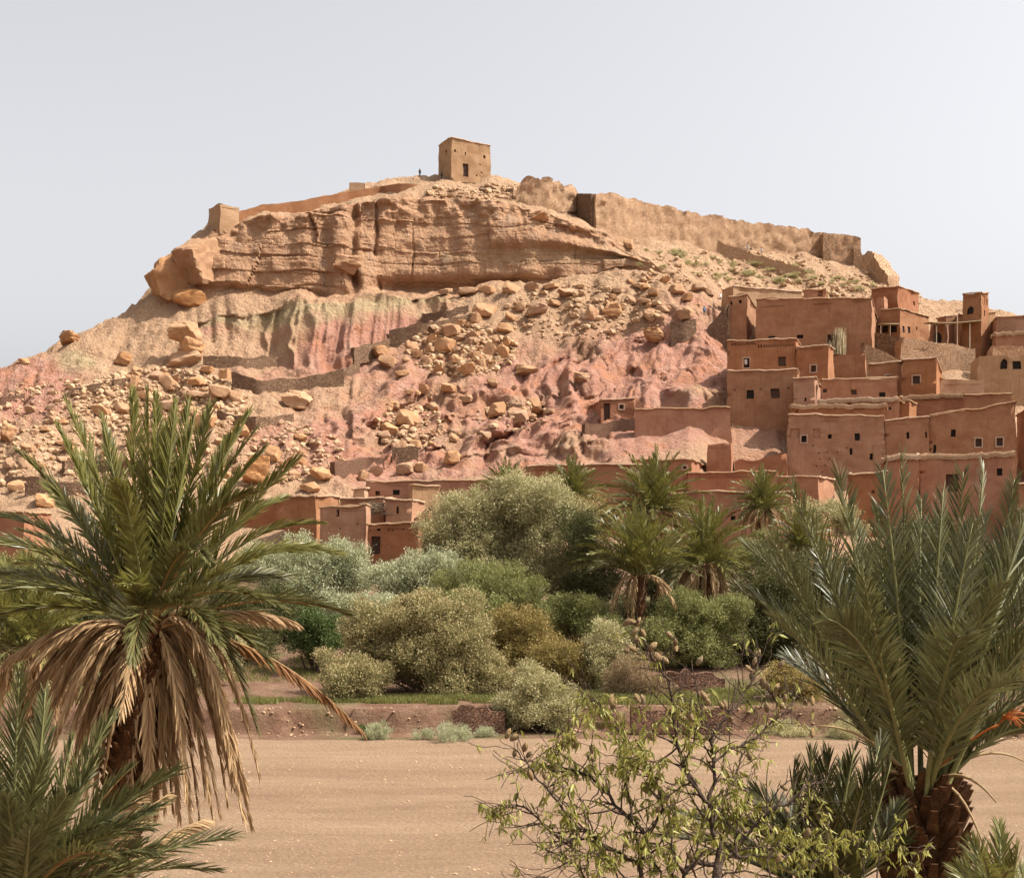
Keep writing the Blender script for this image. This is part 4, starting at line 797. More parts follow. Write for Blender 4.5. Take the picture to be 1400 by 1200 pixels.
def spray_leaves(cl, per, spread, ln, wd, rng, up=.35, cen=None):
    """leaf sprays scattered round clump centres cl (n,3); returns verts, quads, tip attribute"""
    n = len(cl); N = n * per
    off = rng.normal(size=(N, 3)) * spread * np.array([1, 1, .75])
    base = np.repeat(cl, per, 0) + off
    out = np.repeat(cl - cen, per, 0); out /= np.linalg.norm(out, axis=1)[:, None] + 1e-6
    d = out * .7 + rng.normal(size=(N, 3)) * .75 + np.array([0, 0, up]); d /= np.linalg.norm(d, axis=1)[:, None]
    sd_ = np.cross(d, rng.normal(size=(N, 3))); sd_ /= np.linalg.norm(sd_, axis=1)[:, None] + 1e-6
    L = (ln * rng.uniform(.6, 1.35, N))[:, None]; Wd = (wd * rng.uniform(.7, 1.3, N))[:, None]
    a = base; b = base + d * L * .5 + sd_ * Wd; c = base + d * L; e = base + d * L * .5 - sd_ * Wd
    V = np.stack([a, b, c, e], 1).reshape(-1, 3)
    Q = np.arange(N * 4).reshape(N, 4)
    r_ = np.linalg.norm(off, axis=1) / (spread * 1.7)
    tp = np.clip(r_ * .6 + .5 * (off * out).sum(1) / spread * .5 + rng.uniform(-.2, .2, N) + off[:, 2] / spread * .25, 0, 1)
    return V, Q, np.repeat(tp, 4)
def bush(name, label, px_, Y, lobes, mat, clumps=90, per=60, spread=.34, ln=.30, wd=.045, trunk=True, group=None, cat='bush', seed=0, up=.35, base=None, droop=0., tipgain=1.0):
    """lobes: (cx_px, cy_px, rx_px, ry_px[, dY]) in the photograph's columns/rows at depth Y"""
    rng = np.random.default_rng(seed + int(px_) * 7 + int(Y))
    p = ground_at(px_, Y) if base is None else np.array(base, float)
    r = root(name, p, label, cat, group); s_ = Y / F
    Vs, Qs, Ts, n0 = [], [], [], 0
    for lb in lobes:
        c = at(lb[0], lb[1], Y) - p; c[1] = lb[4] if len(lb) > 4 else 0.
        R = np.array([lb[2] * s_, .85 * max(lb[2], lb[3]) * s_, lb[3] * s_]) * 1.08
        ns_ = max(int(5 + lb[2] * lb[3] / 190.), 6); tot = int(clumps * per * lb[2] * lb[3] / 2500. * 2.5)
        D = rng.normal(size=(ns_, 3)); D /= np.linalg.norm(D, axis=1)[:, None]
        sc_ = c + D * R * rng.uniform(.45, 1.0, ns_)[:, None]; sr = R.mean() * rng.uniform(.32, .58, ns_)
        sc_ = np.concatenate([sc_, [c]]); sr = np.append(sr, R.mean() * .75)
        w_ = sr ** 2 / (sr ** 2).sum(); parts = []
        for c_, r2, w1 in zip(sc_, sr, w_):
            m_ = max(int(tot * w1), 30); cp = max(m_ // 26, 1)
            D2 = rng.normal(size=(cp, 3)); D2 /= np.linalg.norm(D2, axis=1)[:, None]
            cl = c_ + D2 * r2 * (rng.uniform(.3, 1.15, cp) ** .6)[:, None] * np.array([1, 1, .85])
            cl = cl[cl[:, 2] > -.6]; cl[:, 2] = np.maximum(cl[:, 2], .08)
            if len(cl): parts.append(spray_leaves(cl, 26, min(spread * .62, r2 * .4), ln * .66, wd * .72, rng, up, c_ - (0, 0, r2 * .6)))
        if not parts: continue
        V = np.concatenate([q[0] for q in parts]); T = np.concatenate([q[2] for q in parts]); Q = np.arange(len(V)).reshape(-1, 4)
        V[:, 2] = np.maximum(V[:, 2], .02)
        Vs.append(V); Qs.append(Q + n0); Ts.append(T); n0 += len(V)
    V = np.concatenate(Vs); me = mesh_np('crown', V, [np.concatenate(Qs)], True, [mat]); attr(me, 'tip', np.clip(np.concatenate(Ts) * tipgain, 0, 1))
    link('crown', me, r)
    if trunk:
        g = Geo()
        for lb in lobes:
            c = at(lb[0], lb[1], Y) - p; c[1] = lb[4] if len(lb) > 4 else 0.
            for q in range(3):
                e = c + rng.normal(size=3) * np.array([lb[2], lb[2], lb[3]]) * s_ * .42; b = np.array([rng.normal() * .25, rng.normal() * .2, -.3]); m_ = (b + e) / 2 + rng.normal(size=3) * .25
                g.tube([b, b * .6 + m_ * .4, m_, m_ * .4 + e * .6, e], [.14, .11, .08, .05, .02], 5)
        link('trunk', g.mesh('trunk', mats=[M_BARK]), r)
    return r
G1 = 'trees and bushes on the river terrace'
bush('tamarisk_tree', 'largest pale sage tamarisk tree, right of the low mud houses', 705, 116, [(640,725,52,50),(690,690,45,35),(735,705,58,55),(770,770,36,34),(700,770,60,40),(735,665+20,30,24),(775,800,26,22),(610,750,28,30),(660,760,50,36)], L_SAGE, 150, 85, .38, .34, .05, seed=3, cat='tree', up=.15)
bush('poplar_thicket', 'broad pale grey-green thicket behind the left palm fronds', 420, 112, [(370,790,45,34),(420,775,60,34),(470,765,32,26),(345,770,30,26),(400,815,60,30),(450,800,45,34),(490,790,30,34)], L_GREY, 150, 75, .33, .30, .045, seed=4, cat='bush')
bush('poplar_bush', 'grey-green bush with silvery shoots between the low houses and the green bush', 560, 107, [(535,790,34,28),(575,780,36,24),(610,775,26,20),(560,810,50,24),(640,790,30,24)], L_GREY, 130, 75, .30, .30, .045, seed=5)
bush('feathery_bush', 'feathery mid-green bush in the middle of the thicket', 670, 101, [(640,805,34,28),(690,800,44,30),(720,815,30,24),(660,830,50,20),(740,850,34,24),(770,860,26,22)], L_MIDG, 150, 85, .27, .30, .03, seed=6, up=.8)
bush('tamarisk_bush', 'largest brownish tamarisk bush with tan plumes above the bank', 585, 87, [(515,850,40,32),(560,850,42,36),(610,850,44,42),(640,880,44,40),(590,890,60,40),(540,900,40,34),(660,920,38,34),(620,925,50,30),(575,835,26,22),(500,880,34,30),(690,930,22,24)], L_TAN, 150, 80, .30, .26, .04, seed=7, up=.25, tipgain=1.)
bush('tamarisk_bush', 'round tan-tipped bush at the left foot of the largest tamarisk bush', 482, 84.5, [(480,920,40,34),(505,935,24,26),(460,915,22,24)], L_TAN, 170, 80, .26, .24, .035, seed=8)
bush('tamarisk_bush', 'golden-olive bush right of the largest tamarisk bush', 710, 92, [(690,860,34,30),(725,865,38,34),(700,895,44,28),(740,890,30,24)], L_GOLD, 160, 80, .26, .24, .035, seed=9)
bush('olive_bush', 'golden sage bush with upright lobes beside the brown dry brush', 768, 88.5, [(760,900,26,32),(785,910,22,32),(745,930,24,20),(795,935,20,18)], L_GOLD, 160, 75, .24, .22, .035, seed=10)
bush('tamarisk_bush', 'pale sage bush with a rounded top left of the almond twigs', 826, 89, [(825,880,30,30),(815,915,34,32),(845,900,20,26),(830,940,26,16)], L_SAGE, 170, 80, .25, .24, .035, seed=11)
bush('tamarisk_bush', 'round sage bush growing out of the bank edge', 735, 79.6, [(735,960,42,36),(715,975,30,28),(760,972,28,28),(735,930,24,18)], L_SAGE, 190, 85, .24, .22, .033, seed=12, base=ground_at(735, 80.2))
bush('willow_bush', 'soft green rounded bush below the middle palms', 962, 98, [(940,836,34,36),(985,842,34,40),(960,880,50,34),(1005,835,22,28),(915,865,24,26)], L_MIDG, 180, 85, .26, .30, .03, seed=13, up=-.15)
bush('dry_brush', 'brown dry brush at the edge of the grass', 868, 86, [(865,925,34,26),(895,940,26,18),(845,940,22,18)], L_DRY, 160, 70, .22, .30, .018, seed=14, trunk=False, up=.8)
bush('green_bush', 'fresh green small tree on the left terrace', 432, 95, [(430,850,26,22),(415,870,24,22),(450,868,24,20),(435,885,30,14)], L_GREEN, 190, 80, .24, .22, .045, seed=15, cat='tree')
for i, (x_, Y_, lob, lab) in enumerate([
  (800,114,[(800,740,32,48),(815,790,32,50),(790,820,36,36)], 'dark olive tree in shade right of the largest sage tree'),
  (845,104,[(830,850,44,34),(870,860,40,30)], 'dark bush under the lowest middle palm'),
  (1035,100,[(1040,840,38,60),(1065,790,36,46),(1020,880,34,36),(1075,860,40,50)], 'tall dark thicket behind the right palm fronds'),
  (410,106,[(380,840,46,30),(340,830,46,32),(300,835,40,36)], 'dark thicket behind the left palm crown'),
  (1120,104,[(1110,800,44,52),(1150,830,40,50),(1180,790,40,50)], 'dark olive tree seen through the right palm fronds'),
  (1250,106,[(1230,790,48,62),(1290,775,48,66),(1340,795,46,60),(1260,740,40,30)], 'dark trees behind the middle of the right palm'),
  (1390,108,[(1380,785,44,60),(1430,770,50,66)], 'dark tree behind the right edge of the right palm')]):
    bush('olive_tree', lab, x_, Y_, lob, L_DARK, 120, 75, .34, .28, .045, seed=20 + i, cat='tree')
bush('tamarisk_bush', 'pale bush against the sunlit house end behind the right palm', 1130, 128, [(1130,705,32,22),(1105,715,26,20),(1160,715,22,20)], L_SAGE, 130, 70, .34, .30, .045, seed=30)
bush('tamarisk_tree', 'brownish olive tree between two middle palms', 805, 119, [(815,710,28,34),(790,720,26,28)], L_GOLD, 130, 75, .32, .28, .04, seed=31, cat='tree')
bush('green_bush', 'green tree behind the leftmost frond tips', 20, 102, [(10,785,42,26),(50,775,26,20),(-40,790,40,30),(30,805,50,26)], L_MIDG, 150, 75, .3, .28, .04, seed=32, cat='tree')
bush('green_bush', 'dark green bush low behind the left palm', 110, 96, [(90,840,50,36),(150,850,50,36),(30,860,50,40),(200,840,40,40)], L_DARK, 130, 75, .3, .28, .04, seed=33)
bush('green_bush', 'olive bush on the terrace just right of the left palm trunk', 275, 90, [(270,905,40,30),(310,900,30,26),(240,915,34,26)], L_SAGE, 150, 75, .25, .25, .04, seed=34)
bush('dry_brush', 'tan brush on the bank behind the almond tree', 1065, 78.5, [(1065,1010,36,20),(1045,1018,24,14),(1095,1015,24,14)], L_SAGE, 190, 80, .2, .22, .02, seed=35, trunk=False, up=.6, base=ground_at(1065, 79.2))
bush('tamarisk_bush', 'olive bush at the back of the grass strip', 1075, 84, [(1075,930,36,28),(1100,945,28,22)], L_GOLD, 160, 75, .25, .24, .035, seed=36)
for x_, Y_, w, h, m, lab in [(511,77.2,20,18,L_GREY,'small grey-green shrub on the bed below the bank, leftmost of three'),(612,76.5,30,14,L_GREY,'low straggling grey shrub on the riverbed at the bank foot'),(578,77.3,16,10,L_GREY,'tiny grey shrub at the bank foot between two larger ones'),(660,77.8,16,9,L_GREY,'small tuft at the foot of the stone bank'),(495,79.5,10,8,L_GREEN,'small green tuft on the bank lip'),(1150,78,28,16,L_SAGE,'low shrub on the bank beside the right palm trunk')]:
    p = ground_at(x_, Y_); py0 = HY - (p[2] - HC) * F / Y_
    bush('shrub', lab, x_, Y_, [(x_, py0 - h * .55, w, h * .6), (x_ + w * .5, py0 - h * .4, w * .6, h * .45)], m, 330, 50, .13, .22, .014, seed=int(x_), trunk=False, up=.9, cat='shrub')
for i, (x_, Y_, lob, m_, lab) in enumerate([
  (866,96.5,[(838,868,34,30),(890,872,34,28)], L_MIDG, 'green bush at the foot of the lowest middle palm'),
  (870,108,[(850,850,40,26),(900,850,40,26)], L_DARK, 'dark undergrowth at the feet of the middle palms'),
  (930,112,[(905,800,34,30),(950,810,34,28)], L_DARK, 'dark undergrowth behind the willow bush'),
  (905,116,[(880,760,26,26),(925,770,30,28)], L_GOLD, 'olive thicket under the tallest middle palm'),
  (1020,112,[(1005,770,28,30),(1040,760,26,28)], L_MIDG, 'green thicket between the middle palms and the right palm'),
  (520,98,[(480,850,40,22),(520,835,40,22),(470,830,24,20)], L_GREY, 'grey-green bush behind the largest tan tamarisk'),
  (640,95,[(610,830,30,24),(650,835,36,22)], L_MIDG, 'green bush directly behind the tan tamarisk top'),
  (790,98,[(770,840,30,30),(800,850,26,34)], L_MIDG, 'green bush in front of the dark olive tree'),
  (330,98,[(300,870,40,26),(350,870,40,24)], L_DARK, 'dark bush between the left palm and the fresh green tree'),
  (200,92,[(160,900,44,30),(210,890,40,34),(120,910,36,28)], L_SAGE, 'olive bushes behind the left palm skirt'),
  (1180,96,[(1150,880,44,34),(1200,870,40,40)], L_DARK, 'dark bush behind the left fronds of the right palm'),
  (1300,92,[(1270,900,44,30),(1330,890,40,34),(1390,900,44,34)], L_GOLD, 'olive bushes behind the right palm trunk top')]):
    bush('thicket', lab, x_, Y_, lob, m_, 125, 75, .30, .28, .042, seed=60 + i)
# shrubs dotted over the hillside below the long rampart
sv, sq, stp_ = spray_leaves(np.random.default_rng(5).normal(size=(16, 3)) * (.35, .35, .18) + (0, 0, .25), 40, .14, .2, .03, np.random.default_rng(6), .5, np.zeros(3))
SHR = mesh_np('hill_shrub', sv, [sq], True, [L_SAGE]); attr(SHR, 'tip', stp_)
for i in range(60):
    x_ = RNG.uniform(870, 1200); y0 = np.interp(x_, [870, 1000, 1200], [335, 360, 380]); y1 = np.interp(x_, [870, 1000, 1200], [365, 388, 398]); y_ = RNG.uniform(y0, y1)
    o = link('hill_shrub', SHR, loc=on_hill(x_, y_) + (0, 0, -.05), rz=RNG.uniform(0, 6)); o.scale = [RNG.uniform(.7, 1.7)] * 2 + [RNG.uniform(.6, 1.2)]
    tag(o, 'small grey-green shrub on the dry slope under the long right rampart', 'shrub', 'shrubs under the long rampart')
# grass on the terrace
def grass(name, n, region, hmin, hmax, mat, lab):
    x, y = region(n); z = ground_z(x, y)
    B = np.stack([x, y, z - .02], 1); h = RNG.uniform(hmin, hmax, n)[:, None]
    lean = np.concatenate([RNG.normal(size=(n, 2)) * .35, np.ones((n, 1))], 1); th = RNG.random(n) * 6.28
    sd_ = np.stack([np.cos(th), np.sin(th), 0 * th], 1) * .022
    V = np.stack([B - sd_, B + sd_, B + lean * h], 1).reshape(-1, 3)
    o = link(name, mesh_np(name, V, [np.arange(n * 3).reshape(n, 3)], True, [mat])); o['kind'] = 'stuff'; o['label'] = lab; o['category'] = 'grass'
def reg(rects, clump=.9):
    def f(n):
        xs, ys = [], []
        w = np.array([r_[4] for r_ in rects], float); cnt = np.maximum((w / w.sum() * n).astype(int), 1); cnt[0] += n - cnt.sum()
        for (a0, a1, y0, y1, _), c in zip(rects, cnt):
            Yv = RNG.uniform(y0, y1, c); q = RNG.uniform(a0, a1, c)
            x = (q - HX) * Yv / F; keep = vnoise(np.stack([x / 1.3, Yv / 1.3, 0 * x], 1), 44)
            sh = keep < -.15; x[sh] += .8; Yv[sh] += .5
            xs.append(x); ys.append(Yv)
        return np.concatenate(xs), np.concatenate(ys)
    return f
grass('grass', 60000, reg([(480, 705, 81.6, 84.5, 3), (300, 480, 82, 84, 1), (250, 490, 92, 100, 1.6), (780, 1030, 81.5, 88, 4), (700, 800, 81.5, 83.5, .6), (1000, 1420, 80, 92, 1.5), (-100, 260, 82, 95, 2), (340, 1000, 118, 135, 1.)]), .12, .38, L_GRASS, 'short green grass on the river terrace')
# stones of the bank and the riverbed
run = []
def bank_wall(x0, x1, Y0, top, base, lab, mat, seed):
    n = 6; pts = [(x0 + (x1 - x0) * i / n, top + RNG.uniform(-2, 2), base) for i in range(n + 1)]
    return run_wall(pts, mat, lab, .6, .4, .25, 'stone_bank_wall', Y0, None, 'wall', .5)
bank_wall(618, 690, 79.1, 970, 990, 'red dry stone wall facing the bank left of the round sage bush', M_STONER, 1)
bank_wall(862, 1000, 79.0, 970, 990, 'long red dry stone wall along the bank behind the almond tree', M_STONER, 2)
bank_wall(880, 990, 89.5, 922, 932, 'low red terrace step behind the grass strip', M_STONER, 3)
g = Geo()
def st(x, y, s):
    V, T = SH[RNG.integers(6)]; g.add(V * np.array([s, s, s * .6]) + (x, y, gz(x, y) + s * .1), None, T)
for _ in range(3800):
    Y_ = 38 + 40 * RNG.random() ** 1.3; x_ = (RNG.uniform(200, 1420) - HX) * Y_ / F; st(x_, Y_, RNG.uniform(.015, .05) * (1.9 if RNG.random() < .05 else 1))
for _c in range(26):
    Yc, xc = 40 + 36 * RNG.random(), RNG.uniform(150, 1400)
    for _ in range(22):
        Y_ = Yc + RNG.normal() * .8
        if 38.5 < Y_ < 77: st((xc - HX) * Yc / F + RNG.normal() * 2.2, Y_, RNG.uniform(.025, .09))
for _ in range(420):
    x_ = RNG.uniform(-20, 30); Y_ = float(bank_y(np.array([x_]))[0]) + RNG.normal() * .5 - .3; st(x_, Y_, RNG.uniform(.03, .12))
o = link('pebbles', g.mesh('pebbles', smooth=False, mats=[M_RUB])); o['kind'] = 'stuff'; o['label'] = 'pebbles strewn over the riverbed and along the bank'; o['category'] = 'pebbles'
# ------------------------------------------------------------------ date palms
def frond_mat(name, c0, c1, c2, rough, spec, trans):
    return leaf_mat(name, [c0, c1, c2], rough, spec, trans, 1.2)
F_BLUE = frond_mat('blue_green_palm_leaf', (0.073, 0.072, 0.021), (0.114, 0.110, 0.037), (0.164, 0.152, 0.058), .40, .5, .22)
F_GREEN = frond_mat('green_palm_leaf', (0.100, 0.095, 0.020), (0.165, 0.151, 0.033), (0.244, 0.213, 0.061), .42, .45, .26)
F_OLD = frond_mat('yellowing_palm_leaf', (0.081, 0.077, 0.021), (0.118, 0.108, 0.031), (0.161, 0.140, 0.050), .5, .3, .22)
F_SHADE = frond_mat('shaded_palm_leaf', (0.030, 0.030, 0.008), (0.054, 0.050, 0.013), (0.088, 0.075, 0.021), .5, .18, .15)  # leaf colour lowered to paint in the shade behind the almond tree
F_DEAD = frond_mat('dry_palm_leaf', (0.258, 0.153, 0.074), (0.435, 0.282, 0.140), (0.586, 0.409, 0.223), .7, .2, .2)
F_RUST = frond_mat('rusty_dry_palm_leaf', (0.145, 0.064, 0.021), (0.230, 0.106, 0.036), (0.306, 0.162, 0.064), .7, .2, .2)
M_RACH = flat_mat('palm_rib_green', (.22, .21, .075), .5, .35); M_RACHD = flat_mat('palm_rib_dry', (.34, .225, .11), .7)
M_RACHO = flat_mat('palm_rib_orange', (.34, .19, .065), .5, .35)
M_BOOT = rock_mat('palm_trunk_boots', [(.075, .035, .018), (.155, .075, .035), (.26, .145, .07)], 5)
def bez(B, C, T, n):
    t = np.linspace(0, 1, n)[:, None]; return B * (1 - t) ** 2 + 2 * C * t * (1 - t) + T * t * t
def frond_mesh(B, C, T, leafL=.45, wid=.03, n=70, mats=None, rng=None, dead=False, roll=0., start=.2, rach=.022, droop=.12, vee=28, ang=(44, 16)):
    B, C, T = (np.asarray(q, float) for q in (B, C, T))
    P_ = bez(B, C, T, 22); tg = np.gradient(P_, axis=0); tg /= np.linalg.norm(tg, axis=1)[:, None]
    r_ = (T - B) * (1, 1, 0) + 1e-4; r_ /= np.linalg.norm(r_)
    tt_ = np.concatenate([np.linspace(start, .985, n)] * 2); tt_ = np.clip(tt_ + rng.normal(size=2 * n) * .004, start, 1)
    side = np.repeat([1., -1.], n)
    base = np.stack([np.interp(tt_, np.linspace(0, 1, 22), P_[:, k]) for k in range(3)], 1)
    t3 = np.stack([np.interp(tt_, np.linspace(0, 1, 22), tg[:, k]) for k in range(3)], 1); t3 /= np.linalg.norm(t3, axis=1)[:, None]
    s0 = np.cross(r_, (0, 0, 1.)); s3 = s0 - (t3 @ s0)[:, None] * t3; s3 /= np.linalg.norm(s3, axis=1)[:, None]
    n3 = np.cross(s3, t3)
    if roll: 
        a_ = roll * tt_; ca, sa = np.cos(a_)[:, None], np.sin(a_)[:, None]; s3, n3 = s3 * ca + n3 * sa, n3 * ca - s3 * sa
    u = (tt_ - start) / (1 - start)
    Ll = leafL * (.45 + .75 * np.sin(np.pi * np.clip(.12 + u * .80, 0, 1)) ** .8) * rng.uniform(.85, 1.12, 2 * n) * (1 - .35 * u ** 3)
    al = np.radians((ang[0] - (ang[0] - ang[1]) * u) if not dead else (24 - 10 * u)) + rng.normal(size=2 * n) * (.07 if not dead else .16)
    be = np.radians(vee + rng.choice([-14, 4, 22], 2 * n)) + rng.normal(size=2 * n) * .12
    d = np.cos(al)[:, None] * t3 + np.sin(al)[:, None] * (side[:, None] * s3 * np.cos(be)[:, None] + n3 * np.sin(be)[:, None])
    if dead: d = d + np.array([0, 0, -1.]) * (.25 + .3 * rng.random(2 * n))[:, None]
    d /= np.linalg.norm(d, axis=1)[:, None]
    wv = t3 - (t3 * d).sum(1)[:, None] * d; wv /= np.linalg.norm(wv, axis=1)[:, None] + 1e-6; nd = np.cross(d, wv)
    ta = np.radians(30) * side + rng.normal(size=2 * n) * .35
    wv = wv * np.cos(ta)[:, None] + nd * np.sin(ta)[:, None]
    W2 = wid * .5 * (1 - .35 * u) * rng.uniform(.8, 1.2, 2 * n)
    g_ = np.array([0, 0, -1.])
    m1 = base + d * (Ll * .38)[:, None] + g_ * (Ll * droop * .12)[:, None]; m2 = base + d * (Ll * .72)[:, None] + g_ * (Ll * droop * .5)[:, None]; tip = base + d * Ll[:, None] + g_ * (Ll * droop)[:, None]
    V = np.stack([base - wv * (W2 * .45)[:, None], base + wv * (W2 * .45)[:, None], m1 - wv * W2[:, None], m1 + wv * W2[:, None], m2 - wv * (W2 * .75)[:, None], m2 + wv * (W2 * .75)[:, None], tip], 1).reshape(-1, 3)
    i = np.arange(2 * n)[:, None] * 7
    Q = np.concatenate([i + [0, 1, 3, 2], i + [2, 3, 5, 4]]); Tt = i + [4, 5, 6]
    k = 5; ns = 12; Pr = bez(B, C, T, ns); rr = np.linspace(rach * 1.5, rach * .18, ns)
    gg = Geo(); gg.tube(Pr, rr, k)
    Vr = np.concatenate(gg.V); Qr = np.concatenate(gg.Q) + len(V); Tr = np.concatenate(gg.T) + len(V)
    mi = np.concatenate([np.zeros(len(Q)), np.ones(len(Qr)), np.zeros(len(Tt)), np.ones(len(Tr))])
    return mesh_np('frond', np.concatenate([V, Vr]), [np.concatenate([Q, Qr]), np.concatenate([Tt, Tr])], True, mats, mi)
def boots_mesh(pts, rads, n, blen, bw, rng, lean=.35):
    """tapered trunk wrapped in a spiral of cut frond bases"""
    g = Geo(); pts = np.asarray(pts, float); rads = np.asarray(rads, float)
    g.tube(pts, rads * .86, 12); m = len(pts)
    for i in range(n):
        f = i / n; q = f * (m - 1); j = min(int(q), m - 2); w = q - j; c = pts[j] * (1 - w) + pts[j + 1] * w; R = rads[j] * (1 - w) + rads[j + 1] * w
        a_ = i * 2.39996 + rng.normal() * .12; o_ = np.array([math.cos(a_), math.sin(a_), 0]); s_ = np.array([-o_[1], o_[0], 0]); up = np.array([0, 0, 1.])
        L = blen * rng.uniform(.7, 1.3); b = c + o_ * R * .72; t = c + o_ * (R + L * lean * rng.uniform(.6, 1.5)) + up * L + s_ * rng.normal() * .03
        h = bw * rng.uniform(.8, 1.2) * .5; th = .035 + .02 * rng.random()
        V = [b - s_ * h - up * .05, b + s_ * h - up * .05, b + s_ * h + o_ * th * 1.6 - up * .08, b - s_ * h + o_ * th * 1.6 - up * .08, t - s_ * h * .45, t + s_ * h * .45, t + s_ * h * .4 + o_ * th, t - s_ * h * .4 + o_ * th]
        g.add(V, [(0, 1, 5, 4), (1, 2, 6, 5), (2, 3, 7, 6), (3, 0, 4, 7), (4, 5, 6, 7)])
    return g.mesh('trunk', smooth=False, mats=[M_BOOT])
def palm_px(name, label, cx, cy, Y, fronds, L, trunk, leafL, wid, n, seed, mats, ang=(44, 16), groundz=None, group=None):
    """fronds: (tip_px, tip_py, lift_px, depth_sign, kind) ; kind g/o/d/r"""
    rng = np.random.default_rng(seed); s_ = Y / F
    c = at(cx, cy, Y); gzv = gz(c[0], Y) if groundz is None else groundz
    base = np.array([c[0] + trunk[2] * s_, Y, gzv]); r = root(name, base, label, 'palm tree', group)
    top = c - base
    pts = [np.array([0, 0, -.4]), top * .35 + (0, 0, 0), top * .7, top * .92, top + (0, 0, .12)]
    link('trunk', boots_mesh(pts, [trunk[0] * 1.1, trunk[0], trunk[0], trunk[0] * 1.1, trunk[0] * .6], trunk[1], trunk[3], trunk[4], rng), r)
    for (tx, ty, lift, sg, kd) in fronds:
        e = at(tx, ty, Y) - base; pr = np.linalg.norm(e - top)
        dy = sg * (math.sqrt(max(L * L - pr * pr, .05)) * .8 if abs(sg) == 1 else abs(sg))
        dead = kd in 'dr'
        e = at(tx, ty, Y + dy) - base
        B0 = top + np.array([(e - top)[0], (e - top)[1], 0]) / (np.linalg.norm((e - top)[:2]) + .3) * trunk[0] * .55 + rng.normal(size=3) * (.05, .05, .06)
        if dead: B0 = B0 + (0, 0, -.15)
        C = B0 * .5 + e * .5 + np.array([0, 0, lift * s_]) + rng.normal(size=3) * .06
        lm, rm = {'g': (mats[0], M_RACH), 'o': (F_OLD, M_RACHO), 'd': (F_DEAD, M_RACHD), 'r': (F_RUST, M_RACHO)}[kd]
        me = frond_mesh(B0, C, e, leafL * (.8 if dead else 1) * rng.uniform(.9, 1.1), wid * (1.1 if dead else 1), n + (30 if dead else 0), [lm, rm], rng, dead, rng.normal() * .5, droop=.12 if not dead else .25, start=.16 if not dead else .12, ang=ang)
        link('dead_frond' if dead else 'frond', me, r)
    return r
u = 'g'
LP = [(181,535,0,.6,'g'),(90,546,14,.5,'g'),(203,535,0,-.4,'g'),(213,539,0,.7,'g'),(240,553,0,-.7,'g'),(258,546,4,.4,'g'),(267,564,5,-.5,'g'),(289,553,8,.8,'g'),(79,584,26,-.7,'g'),(25,618,44,.5,'g'),(341,564,22,.6,'g'),(351,587,24,-.5,'g'),(362,614,34,.4,'g'),(407,625,36,-.6,'g'),
  (158,660,60,-1,'g'),(345,672,80,-1,'o'),(-12,706,72,.6,'g'),(-28,742,64,-.7,'g'),(25,724,40,1,'o'),(438,716,76,.6,'g'),(464,756,72,-.6,'g'),(424,748,50,1,'g'),(-34,815,50,-.7,'g'),(-40,786,50,.8,'g'),(-36,852,40,-.9,'g'),(287,768,96,-1,'o'),(388,832,60,-1,'o'),(477,840,52,.7,'o'),(366,905,66,-.8,'o'),(352,1000,150,-.7,'o'),(172,800,50,-1,'g'),(300,880,60,-1,'o'),(180,905,80,-1,'o'),
  (140,570,10,1,'g'),(310,600,20,1,'g'),(60,660,40,1,'g'),(390,680,50,1,'g'),(225,580,0,1,'g'),(110,620,20,1,'g'),(330,650,30,1,'g'),(20,770,50,1,'g'),(400,790,50,1,'o')]
LD = [(497,1000,70,.5,'r'),(346,1135,190,.3,'d'),(334,1125,190,-.5,'d'),(302,1118,170,.5,'d'),(293,1128,150,-.5,'d'),(273,1125,140,.6,'d'),(261,1125,130,-.6,'d'),(236,1107,90,.4,'d'),(225,1107,80,-.4,'d'),(212,1118,60,.7,'d'),(203,1121,50,-.7,'d'),(166,976,60,-1,'d'),(36,954,100,.4,'d'),(54,1000,110,-.5,'d'),(75,1014,110,.6,'d'),(90,1030,100,-.6,'d'),(107,1050,90,.5,'d'),(143,1050,60,-.7,'d'),(125,1020,80,.8,'d'),(20,940,90,-.7,'d'),(60,960,100,.9,'d'),(405,850,40,.9,'d'),(320,1080,160,.9,'d'),(250,1050,110,.9,'d'),(190,1060,50,.9,'d'),(155,1000,50,.9,'d'),(5,905,60,.3,'d'),(355,1060,170,.8,'d'),(85,960,90,1,'d'),(270,990,80,1,'d'),(140,940,50,1,'d'),(310,960,90,1,'d'),(45,900,60,1,'d'),(160,1085,60,-.4,'d'),(178,1100,60,-.6,'d'),(245,1120,110,-.3,'d'),(255,1090,120,-.8,'d'),(130,1075,80,-.3,'d'),(95,1060,100,-.2,'d'),(118,1085,90,-.8,'d'),(312,1100,170,-.2,'d'),(322,1060,170,-.8,'d'),(66,1030,110,-.9,'d'),(340,1090,185,-.1,'d'),(28,985,100,-.2,'d'),(48,1020,110,.2,'d'),(280,1085,150,.2,'d')]
palm_px('date_palm', 'tall date palm with a skirt of long dead fronds, left foreground', 203, 850, 25., LP + LD, 3.9, (.37, 420, -78, .13, .13), .52, .042, 108, 5, [F_GREEN], ang=(41, 14))
